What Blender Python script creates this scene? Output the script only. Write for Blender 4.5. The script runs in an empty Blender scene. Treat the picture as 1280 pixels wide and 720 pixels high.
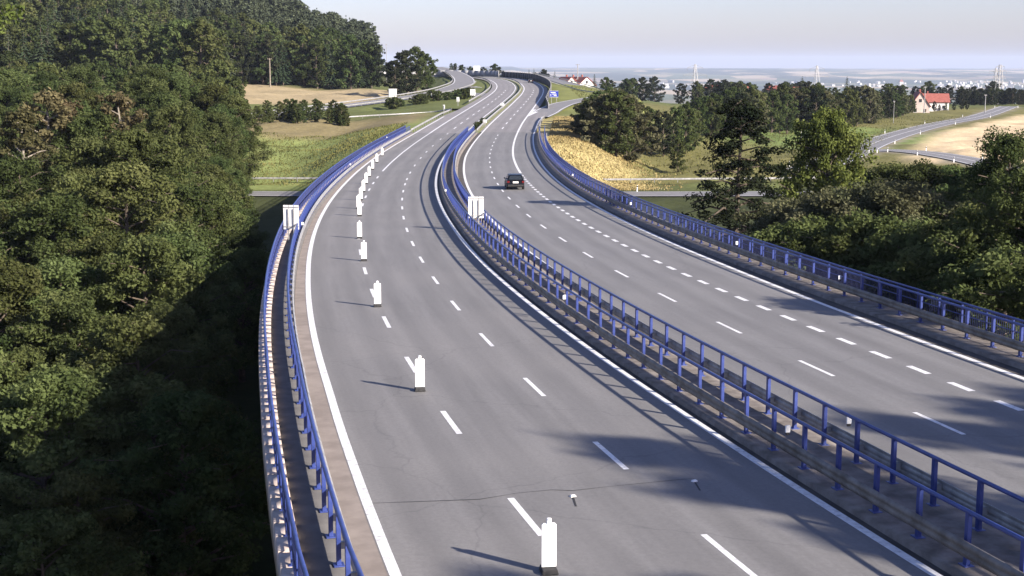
import bpy, bmesh, math, random
import numpy as np
from mathutils import Vector, Matrix

# ------------------------------------------------------------------ camera, sky, sun, exposure
SC = bpy.context.scene
COL = SC.collection
R = math.radians
FPX, YH, CAMH = 1780.0, 80.0, 11.0           # focal length in photo pixels, horizon row, camera height over the road
PITCH = math.atan((360 - YH) / FPX)
cam_d = bpy.data.cameras.new('camera'); cam_d.sensor_width = 36.0
cam_d.lens = FPX / 1280 * 36.0; cam_d.clip_start = 0.5; cam_d.clip_end = 40000
cam = bpy.data.objects.new('camera', cam_d); COL.objects.link(cam)
cam.location = (0, 0, CAMH); cam.rotation_euler = (math.pi / 2 - PITCH, 0, 0)
SC.camera = cam

SUN_EL, SUN_ROT = R(24.5), R(127)
world = bpy.data.worlds.new('World'); SC.world = world; world.use_nodes = True
wt = world.node_tree
sky = wt.nodes.new('ShaderNodeTexSky'); sky.sky_type = 'NISHITA'; sky.sun_disc = False
sky.sun_elevation = SUN_EL; sky.sun_rotation = SUN_ROT
sky.air_density = 1.0; sky.dust_density = 1.2; sky.ozone_density = 3.0; sky.altitude = 300
wb = wt.nodes.new('ShaderNodeMix'); wb.data_type = 'RGBA'; wb.blend_type = 'MULTIPLY'; wb.inputs[0].default_value = 1.0
wb.inputs[7].default_value = (1.06, .945, 1.14, 1)          # the webcam's cool white balance
wt.links.new(sky.outputs[0], wb.inputs[6]); wt.links.new(wb.outputs[2], wt.nodes['Background'].inputs[0])
wt.nodes['Background'].inputs[1].default_value = 0.071
sun_d = bpy.data.lights.new('sun', 'SUN'); sun_d.energy = 5.0; sun_d.angle = R(0.8); sun_d.color = (1.0, 0.91, 0.80)
sun = bpy.data.objects.new('sun', sun_d); COL.objects.link(sun); sun.location = (60, -45, 60)
sd = Vector((math.sin(SUN_ROT) * math.cos(SUN_EL), math.cos(SUN_ROT) * math.cos(SUN_EL), math.sin(SUN_EL)))
sun.rotation_euler = sd.to_track_quat('Z', 'Y').to_euler()
SC.view_settings.view_transform = 'Standard'; SC.view_settings.look = 'None'
SC.view_settings.exposure = 1.34; SC.view_settings.gamma = 1.0; SC.view_settings.use_curve_mapping = False
SC.cycles.max_bounces = 5; SC.cycles.diffuse_bounces = 2; SC.cycles.transmission_bounces = 4
SC.cycles.volume_bounces = 0; SC.cycles.transparent_max_bounces = 6

rng = np.random.default_rng(11)
random.seed(5)

# ------------------------------------------------------------------ helpers
def at(px, py, Y):
    """photo pixel + distance ahead -> point"""
    x = (px - 640) / FPX; v = (360 - py) / FPX
    dy = math.cos(PITCH) + v * math.sin(PITCH); dz = -math.sin(PITCH) + v * math.cos(PITCH)
    return (x / dy * Y, Y, CAMH + dz / dy * Y)
def atz(px, py, z):
    """photo pixel on a level surface of height z -> point"""
    v = (360 - py) / FPX
    dy = math.cos(PITCH) + v * math.sin(PITCH); dz = -math.sin(PITCH) + v * math.cos(PITCH)
    Y = (z - CAMH) / (dz / dy)
    return at(px, py, Y)
def smooth(a, b, x):
    t = np.clip((np.asarray(x, float) - a) / (b - a), 0, 1)
    return t * t * (3 - 2 * t)
def lerp(a, b, t): return a + (b - a) * t

def tag(o, label=None, cat=None, group=None, kind=None):
    if label: o['label'] = label
    if cat: o['category'] = cat
    if group: o['group'] = group
    if kind: o['kind'] = kind
    return o
def link(o, parent=None):
    COL.objects.link(o)
    if parent: o.parent = parent
    return o
def empty(name, loc=(0, 0, 0), rz=0.0):
    o = bpy.data.objects.new(name, None); o.location = loc; o.rotation_euler = (0, 0, rz); o.empty_display_size = .3
    return link(o)
def obj(name, me, parent=None, loc=None, rz=None):
    o = bpy.data.objects.new(name, me)
    if loc is not None: o.location = loc
    if rz is not None: o.rotation_euler = (0, 0, rz)
    return link(o, parent)
def mesh_np(name, V, F, mat, smooth_sh=False, uv=None):
    """V (n,3), F (m,k) all same k"""
    V = np.asarray(V, dtype=np.float32); F = np.asarray(F, dtype=np.int32)
    me = bpy.data.meshes.new(name)
    me.vertices.add(len(V)); me.vertices.foreach_set('co', V.ravel())
    k = F.shape[1]
    me.loops.add(F.size); me.loops.foreach_set('vertex_index', F.ravel())
    me.polygons.add(len(F)); me.polygons.foreach_set('loop_start', np.arange(0, F.size, k, dtype=np.int32))
    if smooth_sh: me.polygons.foreach_set('use_smooth', np.ones(len(F), dtype=bool))
    if uv is not None:
        l = me.uv_layers.new(name='road')
        l.data.foreach_set('uv', np.asarray(uv, dtype=np.float32)[F.ravel()].ravel())
    me.update(calc_edges=True); me.validate()
    if mat: me.materials.append(mat)
    return me
class MB:
    """collects simple solids into one mesh"""
    def __init__(self): self.v = []; self.f = []; self.m = []
    def add(self, vs, fs, mi=0):
        n = len(self.v); self.v += [tuple(p) for p in vs]
        self.f += [tuple(i + n for i in q) for q in fs]; self.m += [mi] * len(fs)
    def box(self, c, s, rot=None, mi=0, taper=(1, 1)):
        x, y, z = s[0] / 2, s[1] / 2, s[2] / 2
        vs = []
        for dz in (-1, 1):
            tx, ty = (taper if dz > 0 else (1, 1))
            for dx, dy in ((-1, -1), (1, -1), (1, 1), (-1, 1)):
                vs.append(Vector((dx * x * tx, dy * y * ty, dz * z)))
        if rot is not None: vs = [rot @ v for v in vs]
        c = Vector(c)
        self.add([v + c for v in vs], [(3, 2, 1, 0), (4, 5, 6, 7), (0, 1, 5, 4), (1, 2, 6, 5), (2, 3, 7, 6), (3, 0, 4, 7)], mi)
        return self
    def tube(self, a, b, r1, r2=None, n=8, mi=0):
        r2 = r1 if r2 is None else r2
        a, b = Vector(a), Vector(b); d = (b - a)
        q = d.to_track_quat('Z', 'Y') if d.length > 1e-9 else Vector((0, 0, 1)).to_track_quat('Z', 'Y')
        vs = []
        for p, r in ((a, r1), (b, r2)):
            for i in range(n):
                t = 2 * math.pi * i / n
                vs.append(p + q @ Vector((r * math.cos(t), r * math.sin(t), 0)))
        fs = [(i, (i + 1) % n, n + (i + 1) % n, n + i) for i in range(n)]
        fs += [tuple(range(n))[::-1], tuple(range(n, 2 * n))]
        self.add(vs, fs, mi); return self
    def prism(self, poly, y0, y1, mi=0, axis='y'):
        """polygon in (x,z) extruded along y (or in (y,z) along x)"""
        n = len(poly)
        if axis == 'y': vs = [(p[0], y0, p[1]) for p in poly] + [(p[0], y1, p[1]) for p in poly]
        else: vs = [(y0, p[0], p[1]) for p in poly] + [(y1, p[0], p[1]) for p in poly]
        fs = [(i, (i + 1) % n, n + (i + 1) % n, n + i) for i in range(n)] + [tuple(range(n))[::-1], tuple(range(n, 2 * n))]
        self.add(vs, fs, mi); return self
    def mesh(self, name, *mats, bevel=0.0):
        me = bpy.data.meshes.new(name); me.from_pydata(self.v, [], self.f)
        me.polygons.foreach_set('material_index', self.m)
        for m in mats: me.materials.append(m)
        bm = bmesh.new(); bm.from_mesh(me)
        bmesh.ops.recalc_face_normals(bm, faces=bm.faces)
        if bevel > 0:
            ed = [e for e in bm.edges if e.is_manifold and e.calc_face_angle(0) > .6]
            bmesh.ops.bevel(bm, geom=ed, offset=bevel, segments=2, affect='EDGES', profile=.6)
        bm.to_mesh(me); bm.free(); me.update()
        return me

# ------------------------------------------------------------------ materials
def new_mat(name):
    m = bpy.data.materials.new(name); m.use_nodes = True
    return m, m.node_tree, m.node_tree.nodes['Principled BSDF']
def N(nt, t, **kw):
    n = nt.nodes.new(t)
    for k, v in kw.items(): setattr(n, k, v)
    return n
def ramp(nt, fac, stops):
    r = N(nt, 'ShaderNodeValToRGB'); e = r.color_ramp.elements
    while len(e) < len(stops): e.new(.5)
    for i, (p, c) in enumerate(stops): e[i].position = p; e[i].color = (*c, 1) if len(c) == 3 else c
    nt.links.new(fac, r.inputs[0]); return r.outputs[0]
def noise(nt, scale, detail=4, rough=.6, coord='Object', vec=None):
    n = N(nt, 'ShaderNodeTexNoise'); n.inputs['Scale'].default_value = scale
    n.inputs['Detail'].default_value = detail; n.inputs['Roughness'].default_value = rough
    if vec is None:
        tc = N(nt, 'ShaderNodeTexCoord'); vec = tc.outputs[coord]
    nt.links.new(vec, n.inputs['Vector']); return n.outputs['Fac']
def mixc(nt, fac, a, b, blend='MIX'):
    m = N(nt, 'ShaderNodeMix', data_type='RGBA', blend_type=blend)
    if isinstance(fac, float): m.inputs[0].default_value = fac
    else: nt.links.new(fac, m.inputs[0])
    for i, c in ((6, a), (7, b)):
        if isinstance(c, tuple): m.inputs[i].default_value = (*c, 1)
        else: nt.links.new(c, m.inputs[i])
    return m.outputs[2]
def bump(nt, bs, h, strength, dist=.02):
    b = N(nt, 'ShaderNodeBump'); b.inputs['Strength'].default_value = strength; b.inputs['Distance'].default_value = dist
    nt.links.new(h, b.inputs['Height']); nt.links.new(b.outputs[0], bs.inputs['Normal'])
def simple(name, c1, c2=None, rough=.6, scale=6., metal=0., lo=.35, hi=.65, detail=4, bmp=0.):
    m, nt, bs = new_mat(name)
    bs.inputs['Roughness'].default_value = rough; bs.inputs['Metallic'].default_value = metal
    if c2 is None: bs.inputs['Base Color'].default_value = (*c1, 1)
    else:
        f = noise(nt, scale, detail)
        nt.links.new(ramp(nt, f, [(lo, c1), (hi, c2)]), bs.inputs['Base Color'])
        if bmp: bump(nt, bs, f, bmp)
    return m
M = {}
def asphalt(name, dark, light, pale, tracks):
    m, nt, bs = new_mat(name)
    uv = N(nt, 'ShaderNodeUVMap', uv_map='road')
    mp = N(nt, 'ShaderNodeMapping'); mp.inputs['Scale'].default_value = (1, .05, 1)
    nt.links.new(uv.outputs[0], mp.inputs[0])
    streak = noise(nt, 1.6, 5, .6, vec=mp.outputs[0])
    fine = noise(nt, 9., 6, .75)
    patch = noise(nt, .12, 3, .5)
    c = ramp(nt, streak, [(.3, dark), (.62, light)])
    c = mixc(nt, ramp(nt, patch, [(.42, (0, 0, 0)), (.7, (.6, .6, .6))]), c, pale)
    c = mixc(nt, .45, c, ramp(nt, fine, [(.3, (.35, .35, .35)), (.7, (.68, .68, .68))]), 'OVERLAY')
    # tyre tracks: darker and smoother bands along the lanes
    sx = N(nt, 'ShaderNodeSeparateXYZ'); nt.links.new(uv.outputs[0], sx.inputs[0])
    acc = None
    for t in tracks:
        s = N(nt, 'ShaderNodeMath', operation='SUBTRACT'); nt.links.new(sx.outputs[0], s.inputs[0]); s.inputs[1].default_value = t
        p = N(nt, 'ShaderNodeMath', operation='ABSOLUTE'); nt.links.new(s.outputs[0], p.inputs[0])
        mr = N(nt, 'ShaderNodeMapRange', interpolation_type='SMOOTHSTEP'); nt.links.new(p.outputs[0], mr.inputs[0])
        mr.inputs[1].default_value = .75; mr.inputs[2].default_value = .05; mr.inputs[3].default_value = 0; mr.inputs[4].default_value = .3
        if acc is None: acc = mr.outputs[0]
        else:
            a = N(nt, 'ShaderNodeMath', operation='MAXIMUM'); nt.links.new(acc, a.inputs[0]); nt.links.new(mr.outputs[0], a.inputs[1]); acc = a.outputs[0]
    if acc is not None: c = mixc(nt, acc, c, tuple(x * .72 for x in dark))
    # hairline cracks across
    vo = N(nt, 'ShaderNodeTexVoronoi', feature='DISTANCE_TO_EDGE'); vo.inputs['Scale'].default_value = .085
    nz = N(nt, 'ShaderNodeTexNoise'); nz.inputs['Scale'].default_value = .8; nz.inputs['Detail'].default_value = 5
    tc = N(nt, 'ShaderNodeTexCoord'); nt.links.new(tc.outputs['Object'], nz.inputs[0])
    vv = N(nt, 'ShaderNodeVectorMath', operation='ADD'); nt.links.new(tc.outputs['Object'], vv.inputs[0]); nt.links.new(nz.outputs['Color'], vv.inputs[1])
    nt.links.new(vv.outputs[0], vo.inputs['Vector'])
    ck = ramp(nt, vo.outputs['Distance'], [(0, (.22, .22, .22)), (.0018, (0, 0, 0))])
    c = mixc(nt, ck, c, (.03, .03, .032))
    nt.links.new(c, bs.inputs['Base Color']); bs.inputs['Roughness'].default_value = .82
    bump(nt, bs, fine, .25, .01)
    return m
M['asphalt_l'] = asphalt('asphalt_left', (.134, .129, .125), (.172, .166, .161), (.192, .183, .174), (-6.3, -4.6, -2.7, -.95, .95, 2.7))
M['asphalt_r'] = asphalt('asphalt_right', (.13, .126, .124), (.166, .162, .16), (.184, .178, .172), (8.3, 10.0, 12.0, 13.8, 15.2))
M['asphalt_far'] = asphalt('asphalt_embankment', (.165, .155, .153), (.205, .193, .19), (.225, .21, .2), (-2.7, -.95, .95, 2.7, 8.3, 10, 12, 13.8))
M['asphalt_side'] = simple('asphalt_side_road', (.15, .145, .145), (.19, .185, .185), .85, .8)
def paint_mat():
    m, nt, bs = new_mat('road_paint')
    f = noise(nt, 5., 6, .7)
    nt.links.new(ramp(nt, f, [(.3, (.3, .29, .28)), (.44, (.62, .61, .6)), (.66, (.78, .78, .77))]), bs.inputs['Base Color'])
    bs.inputs['Roughness'].default_value = .55; return m
M['paint'] = paint_mat()
M['gutter'] = simple('gutter_concrete', (.19, .158, .135), (.26, .22, .19), .9, 1.2, bmp=.2)
M['gutter_dark'] = simple('gutter_stained', (.035, .03, .026), (.075, .064, .055), .9, 1.1, bmp=.2)
M['concrete'] = simple('bridge_concrete', (.25, .23, .2), (.36, .33, .3), .88, 1.4, bmp=.15)
M['concrete_dirty'] = simple('kerb_concrete', (.09, .075, .063), (.24, .21, .185), .9, 1.7, lo=.3, hi=.75, bmp=.2)
M['walk'] = simple('walkway_concrete', (.085, .08, .077), (.13, .122, .115), .9, 1.3, bmp=.2)
M['block'] = simple('parapet_block', (.33, .27, .235), (.5, .42, .37), .88, 2.1, bmp=.2)
M['blue'] = simple('blue_painted_steel', (.02, .036, .155), (.038, .06, .225), .4, 2.5)
M['blue_bar'] = simple('blue_bar_steel', (.012, .017, .07), (.02, .027, .1), .45, 2.5)
M['galv'] = simple('galvanised_steel', (.22, .22, .22), (.4, .39, .38), .5, 2.2, metal=.35)
M['rust'] = simple('weathered_beam', (.1, .085, .07), (.22, .2, .18), .65, 1.6, metal=.25)
M['white'] = simple('white_plastic', (.72, .72, .7), (.82, .82, .8), .45, 4.)
M['sign_back'] = simple('sign_back_grey', (.55, .55, .54), (.68, .68, .66), .5, 3.)
M['black'] = simple('black_rubber', (.012, .012, .013), (.03, .028, .027), .8, 8.)
M['red'] = simple('red_plastic', (.4, .06, .03), None, .5)
M['bark'] = simple('bark', (.045, .033, .024), (.11, .085, .06), .9, 3., bmp=.5)
M['bark_pale'] = simple('pale_bark', (.13, .11, .085), (.27, .235, .19), .9, 3., bmp=.5)
M['render_white'] = simple('white_render', (.62, .6, .57), (.74, .72, .68), .85, .5)
M['render_pink'] = simple('beige_render', (.42, .34, .3), (.5, .42, .37), .85, .5)
M['tile'] = simple('red_roof_tile', (.2, .055, .042), (.3, .095, .07), .8, 1.5)
M['far_white'] = simple('far_white_wall', (.36, .35, .34), (.48, .47, .46), .8, .02)
M['glass'] = simple('window_glass', (.02, .025, .03), None, .12)
M['carpaint'] = simple('black_car_paint', (.004, .0045, .006), None, .3)
M['carpaint'].node_tree.nodes['Principled BSDF'].inputs['Specular IOR Level'].default_value = .25
M['lamp_red'] = simple('red_lamp_lens', (.12, .006, .006), None, .25)
M['plate'] = simple('number_plate', (.75, .72, .68), None, .5)
M['rim'] = simple('alloy_rim', (.35, .35, .36), None, .35, metal=.7)
M['blue_sign'] = simple('blue_sign_face', (.012, .03, .24), (.018, .04, .3), .4, 2.)
M['wall_shaded'] = simple('noise_wall_panel_shaded', (.018, .018, .021), (.035, .034, .036), .8, .5)  # stretch turned from the sun: its shade is put into the colour
M['wall_sunlit'] = simple('noise_wall_panel_sunlit', (.36, .36, .35), (.46, .46, .45), .8, .4)  # same wall where it faces the sun: sunlight put into the colour
def leaf(name, c_dark, c_mid, c_pale, transl=.36, scale=.35):
    m = bpy.data.materials.new(name); m.use_nodes = True; nt = m.node_tree
    for n in list(nt.nodes): nt.nodes.remove(n)
    out = N(nt, 'ShaderNodeOutputMaterial')
    f = noise(nt, scale, 3, .6)
    g = noise(nt, scale * 9, 2, .6)
    c = ramp(nt, f, [(.3, c_dark), (.52, c_mid), (.72, c_pale)])  # leaf tone varies at random from dark to pale
    c = mixc(nt, .35, c, ramp(nt, g, [(.3, (.25, .25, .22)), (.7, (.75, .75, .7))]), 'OVERLAY')
    oi = N(nt, 'ShaderNodeObjectInfo')
    hs = N(nt, 'ShaderNodeHueSaturation')
    mr = N(nt, 'ShaderNodeMapRange'); nt.links.new(oi.outputs['Random'], mr.inputs[0]); mr.inputs[3].default_value = .47; mr.inputs[4].default_value = .52
    mr2 = N(nt, 'ShaderNodeMath', operation='MULTIPLY'); nt.links.new(oi.outputs['Random'], mr2.inputs[0]); mr2.inputs[1].default_value = 7.31
    mr3 = N(nt, 'ShaderNodeMath', operation='FRACT'); nt.links.new(mr2.outputs[0], mr3.inputs[0])
    mr4 = N(nt, 'ShaderNodeMapRange'); nt.links.new(mr3.outputs[0], mr4.inputs[0]); mr4.inputs[3].default_value = .72; mr4.inputs[4].default_value = 1.25
    nt.links.new(mr.outputs[0], hs.inputs['Hue']); nt.links.new(mr4.outputs[0], hs.inputs['Value']); nt.links.new(c, hs.inputs['Color'])
    d = N(nt, 'ShaderNodeBsdfDiffuse'); t = N(nt, 'ShaderNodeBsdfTranslucent'); mx = N(nt, 'ShaderNodeMixShader')
    mx.inputs[0].default_value = transl
    nt.links.new(hs.outputs[0], d.inputs[0]); nt.links.new(hs.outputs[0], t.inputs[0])
    nt.links.new(d.outputs[0], mx.inputs[1]); nt.links.new(t.outputs[0], mx.inputs[2]); nt.links.new(mx.outputs[0], out.inputs[0])
    return m
M['leaf_olive'] = leaf('leaf_olive', (0.04083, 0.0545, 0.0197), (0.08166, 0.1021, 0.0371), (0.1378, 0.1601, 0.065))
M['leaf_green'] = leaf('leaf_green', (0.0325, 0.0476, 0.0186), (0.065, 0.0858, 0.0313), (0.116, 0.1369, 0.0534))
M['leaf_bright'] = leaf('leaf_bright', (.05, .066, .018), (.11, .13, .036), (.185, .2, .066))
M['leaf_willow'] = leaf('leaf_grey_green', (0.0638, 0.0719, 0.0383), (0.116, 0.123, 0.065), (0.1798, 0.1833, 0.1021))
M['leaf_dark'] = leaf('leaf_dark', (.012, .018, .01), (.024, .03, .016), (.042, .047, .025), .15)
M['leaf_dry'] = leaf('leaf_dry', (.075, .068, .034), (.125, .11, .056), (.18, .155, .085))
M['needle'] = leaf('needle', (0.0209, 0.0348, 0.0209), (0.0394, 0.058, 0.0325), (0.0696, 0.0905, 0.0487), .1, .2)
M['needle_b'] = leaf('needle_grey', (0.0325, 0.0418, 0.0278), (0.0557, 0.0673, 0.0418), (0.087, 0.0998, 0.0603), .1, .2)

def ground_mat():
    m, nt, bs = new_mat('ground_cover')
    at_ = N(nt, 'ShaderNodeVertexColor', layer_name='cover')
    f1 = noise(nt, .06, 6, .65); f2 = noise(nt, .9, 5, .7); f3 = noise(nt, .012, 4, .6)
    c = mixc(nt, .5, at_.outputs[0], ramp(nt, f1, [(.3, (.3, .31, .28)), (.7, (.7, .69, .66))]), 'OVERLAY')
    c = mixc(nt, .5, c, ramp(nt, f2, [(.25, (.26, .27, .25)), (.75, (.72, .72, .7))]), 'OVERLAY')
    c = mixc(nt, .25, c, ramp(nt, f3, [(.3, (.3, .32, .3)), (.7, (.7, .68, .62))]), 'OVERLAY')
    nt.links.new(c, bs.inputs['Base Color']); bs.inputs['Roughness'].default_value = .95
    bs.inputs['Specular IOR Level'].default_value = .1
    bump(nt, bs, f2, .6, .25)
    return m
M['ground'] = ground_mat()
def farland_mat():
    m, nt, bs = new_mat('far_farmland')
    tc = N(nt, 'ShaderNodeTexCoord')
    mp = N(nt, 'ShaderNodeMapping'); mp.inputs['Scale'].default_value = (1, .42, 1); mp.inputs['Rotation'].default_value = (0, 0, .35)
    nt.links.new(tc.outputs['Object'], mp.inputs[0])
    vo = N(nt, 'ShaderNodeTexVoronoi'); vo.inputs['Scale'].default_value = .0022; nt.links.new(mp.outputs[0], vo.inputs['Vector'])
    sep = N(nt, 'ShaderNodeSeparateColor'); nt.links.new(vo.outputs['Color'], sep.inputs[0])
    r = ramp(nt, sep.outputs[0], [(0, (.05, .075, .04)), (.3, (.09, .11, .055)), (.45, (.3, .24, .15)), (.65, (.38, .31, .21)), (.85, (.16, .15, .08)), (1, (.27, .2, .15))])
    wood = noise(nt, .0011, 5, .6, vec=mp.outputs[0])
    c = mixc(nt, ramp(nt, wood, [(.47, (0, 0, 0)), (.52, (1, 1, 1))]), r, (.03, .045, .028))
    at_ = N(nt, 'ShaderNodeVertexColor', layer_name='cover')
    nt.links.new(c, bs.inputs['Base Color']); bs.inputs['Roughness'].default_value = .95
    return m
M['farland'] = farland_mat()

# ------------------------------------------------------------------ road geometry (plan and profile read off the photograph's lane lines)
CTRL = [(-60, 39.6), (-30, 26.2), (0, 14.3), (15, 9.55), (30, 5.22), (35, 3.95), (40, 2.74), (45, 1.61), (50, .54), (60, -1.43), (70, -3.17), (80, -4.72), (95, -6.71), (110, -8.35), (125, -9.68),
        (140, -10.74), (155, -11.55), (170, -12.13), (190, -12.57), (210, -12.68), (230, -12.49), (250, -12.04), (280, -10.98), (320, -9.07), (360, -6.93), (400, -4.9), (444, -2.95), (485, -1.95),
        (534, -2.4), (583, -4.5), (625, -7.6), (666, -12.4), (700, -19), (725, -27), (742, -38), (753, -52), (760, -70), (764, -90)]
CY = np.array([c[0] for c in CTRL], float); CX = np.array([c[1] for c in CTRL], float)
YS = np.concatenate([np.arange(-60, 300, 1.0), np.arange(300, 700, 4.0), np.arange(700, 764.1, 1.0)])
def _pchip(x, y, xi):
    h = np.diff(x); d = np.diff(y) / h
    m = np.zeros_like(y); m[0] = d[0]; m[-1] = d[-1]
    for i in range(1, len(x) - 1): m[i] = (d[i - 1] * h[i] + d[i] * h[i - 1]) / (h[i - 1] + h[i])
    k = np.clip(np.searchsorted(x, xi) - 1, 0, len(x) - 2); t = (xi - x[k]) / h[k]
    return ((1 + 2 * t) * (1 - t) ** 2 * y[k] + t * (1 - t) ** 2 * h[k] * m[k] + t * t * (3 - 2 * t) * y[k + 1] + t * t * (t - 1) * h[k] * m[k + 1])
XS = _pchip(CY, CX, YS)
TH = np.arctan(np.gradient(XS, YS))
for _ in range(6): TH = np.convolve(np.pad(TH, 1, mode='edge'), [.25, .5, .25], 'valid')
SS = np.concatenate([[0], np.cumsum(np.hypot(np.diff(XS), np.diff(YS)))])
PRY = np.arange(0, 801, 20.0)
PRZ = np.array([.03, 0, -.1, -.33, -.61, -.92, -1.23, -1.51, -1.71, -1.82, -1.87, -1.84, -1.73, -1.54, -1.23, -.87, -.49, -.1, .3, .7, 1.1, 1.48, 1.86, 2.24, 2.62, 2.97, 3.26, 3.52, 3.78, 4.04, 4.26, 4.38, 4.46, 4.54, 4.62, 4.68, 4.7, 4.7, 4.7, 4.7, 4.7])
def prof(y): return np.interp(y, PRY, PRZ, left=.05)
SCA = lambda y: np.interp(y, [30, 45, 80, 110, 150, 200, 260, 400], [1.01, 1, .945, .915, .89, .86, .84, .835])
OFF = {
    'L': lambda y: np.interp(y, [0, 30, 40, 50, 80, 110, 150, 200, 250, 300, 320, 345, 420], [-8.1, -7.62, -7.31, -7.08, -6.78, -6.62, -6.45, -6.38, -6.1, -5.95, -5.95, -5.0, -4.6]),
    'A': lambda y: -3.72 * SCA(y) * np.interp(y, [30, 200, 260], [1, 1.06, 1.08]),
    'B': lambda y: 0 * np.asarray(y, float),
    'E': lambda y: np.interp(y, [0, 30, 45, 80, 110, 150, 200, 300], [3.95, 3.85, 3.78, 3.5, 3.47, 3.28, 3.15, 3.05]),
    'F': lambda y: np.interp(y, [0, 40, 80, 110, 140, 200, 250, 400], [7.7, 7.42, 7.05, 6.85, 6.65, 6.15, 6.15, 6.05]),
    'C': lambda y: 11.08 * SCA(y),
    'D': lambda y: np.interp(y, [0, 50, 80, 110, 150, 200, 250, 300, 400], [14.9, 14.55, 13.87, 13.53, 13.25, 12.85, 12.68, 12.5, 12.45]),
    'G': lambda y: np.interp(y, [0, 60, 80, 110, 150, 200, 250, 300, 330], [17.6, 17.45, 17.3, 16.96, 16.6, 16.25, 15.75, 15.6, 16.2]),
}
def gapL(y): return np.interp(y, [0, 30, 60, 100, 200], [1.1, 1.0, .82, .66, .5])
OFF['beamL'] = lambda y: OFF['L'](y) - gapL(y)
OFF['postL'] = lambda y: OFF['beamL'](y) - .2
OFF['outL'] = lambda y: OFF['beamL'](y) - 1.22
OFF['beamM'] = lambda y: OFF['E'](y) + .55
OFF['postM'] = lambda y: OFF['E'](y) + .74
OFF['beamN'] = lambda y: OFF['F'](y) - 1.05
OFF['postN'] = lambda y: OFF['F'](y) - 1.24
OFF['beamR'] = lambda y: OFF['G'](y) + np.interp(y, [60, 120, 200], [1.5, 1.15, .9])
OFF['postR'] = lambda y: OFF['beamR'](y) + .2
OFF['outR'] = lambda y: OFF['beamR'](y) + 1.05
def P(y, o, dz=0.0):
    """point at station y, o metres right of the lane line, dz above the road"""
    y = np.asarray(y, float); x = np.interp(y, YS, XS); th = np.interp(y, YS, TH)
    return np.stack([x + o * np.cos(th), y - o * np.sin(th), prof(y) + dz], axis=-1)
def theta(y): return float(np.interp(y, YS, TH))
def stations(y0, y1, step=None):
    if step: return np.linspace(y0, y1, max(2, int((y1 - y0) / step) + 1))
    a = YS[(YS > y0) & (YS < y1)]; return np.concatenate([[y0], a, [y1]])
def sweep(name, y0, y1, prof_pts, mat, closed=True, step=2.0, uv=False, smooth_sh=False):
    """sweep a cross-section along the road; prof_pts = list of (offset function, add, dz)"""
    ys = stations(y0, y1, step); n = len(prof_pts)
    rows = [P(ys, fo(ys) + ad, dz) for fo, ad, dz in prof_pts]
    V = np.stack(rows, axis=1).reshape(-1, 3)
    F = []
    m = n if closed else n - 1
    for i in range(len(ys) - 1):
        for j in range(m): F.append((i * n + j, i * n + (j + 1) % n, (i + 1) * n + (j + 1) % n, (i + 1) * n + j))
    U = None
    if uv:
        s = np.interp(ys, YS, SS)
        U = np.stack([np.stack([fo(ys) + ad, s], -1) for fo, ad, dz in prof_pts], 1).reshape(-1, 2)
    me = mesh_np(name, V, F, mat, smooth_sh, U)
    if closed and n > 2:
        bm = bmesh.new(); bm.from_mesh(me); bm.verts.ensure_lookup_table()
        L0 = (len(ys) - 1) * n
        for q in ([bm.verts[i] for i in range(n)], [bm.verts[L0 + i] for i in range(n)]):
            try: bm.faces.new(q)
            except ValueError: pass
        bmesh.ops.recalc_face_normals(bm, faces=bm.faces); bm.to_mesh(me); bm.free()
    return me
O = OFF
Y0, YA, YE = -25.0, 262.0, 764.0              # near end, far abutment, end of the motorway in view

# ------------------------------------------------------------------ terrain
def poly_dist(x, y, pts):
    """distance to a polyline and interpolated z"""
    best = np.full(x.shape, 1e9); zz = np.zeros_like(x)
    for a, b in zip(pts[:-1], pts[1:]):
        d = (b[0] - a[0], b[1] - a[1]); l2 = d[0] ** 2 + d[1] ** 2 + 1e-9
        t = np.clip(((x - a[0]) * d[0] + (y - a[1]) * d[1]) / l2, 0, 1)
        q = np.hypot(x - a[0] - t * d[0], y - a[1] - t * d[1])
        m = q < best; best = np.where(m, q, best); zz = np.where(m, a[2] + t * (b[2] - a[2]), zz)
    return best, zz
ys_m = np.concatenate([np.arange(YA - 3, 700, 14.0), np.arange(700, 764, 5.0)])
MAIN = [tuple(p) for p in P(ys_m, 5.2 + 0 * ys_m, 0)]
def road_pts(lst):
    return [at(px, py, Y) for px, py, Y in lst]
def zline(lst):
    """(px, py, z) -> point at that pixel and height"""
    return [atz(px, py, z) for px, py, z in lst]
LOWER = [(-260, 225, -8.2), (-90, 222, -8.7), (-30, 221, -9.0), (20, 221, -9.0), (70, 223, -9.0), (130, 232, -9.0), (200, 262, -8.8)]
SIDE_A = zline([(1262, 133, -8.2), (1225, 145.5, -8.4), (1175, 155, -8.5), (1128, 167, -8.5), (1090, 180, -8.6), (1062, 193, -8.7), (1010, 212, -8.8)])
SIDE_B = zline([(1060, 190, -8.7), (1110, 188, -8.6), (1155, 191, -8.6), (1200, 198, -8.6), (1245, 208, -8.6), (1300, 224, -8.6), (1400, 258, -8.6)])
RAMP_L = road_pts([(330, 146, 345), (420, 134, 385), (490, 125, 420), (545, 116, 465), (570, 109, 500), (580, 103.5, 540), (578, 97, 610), (568, 91, 700), (556, 86.5, 830), (546, 84, 960)])
MERGE_L = [tuple(P(np.array(352.), O['A'](352.) - 1.6, 0))] + road_pts([(566, 137, 372), (590, 126, 410), (604, 118, 450), (600, 111.5, 500), (585, 108, 520)])
EXIT_R = [tuple(P(np.array(318.), O['G'](318.) - 1.6, -.02)), tuple(P(np.array(335.), 15.9, -.02))] + road_pts([(690, 135.5, 352), (705, 129.5, 378), (725, 125.5, 400), (745, 122, 425), (765, 118, 450)])
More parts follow.
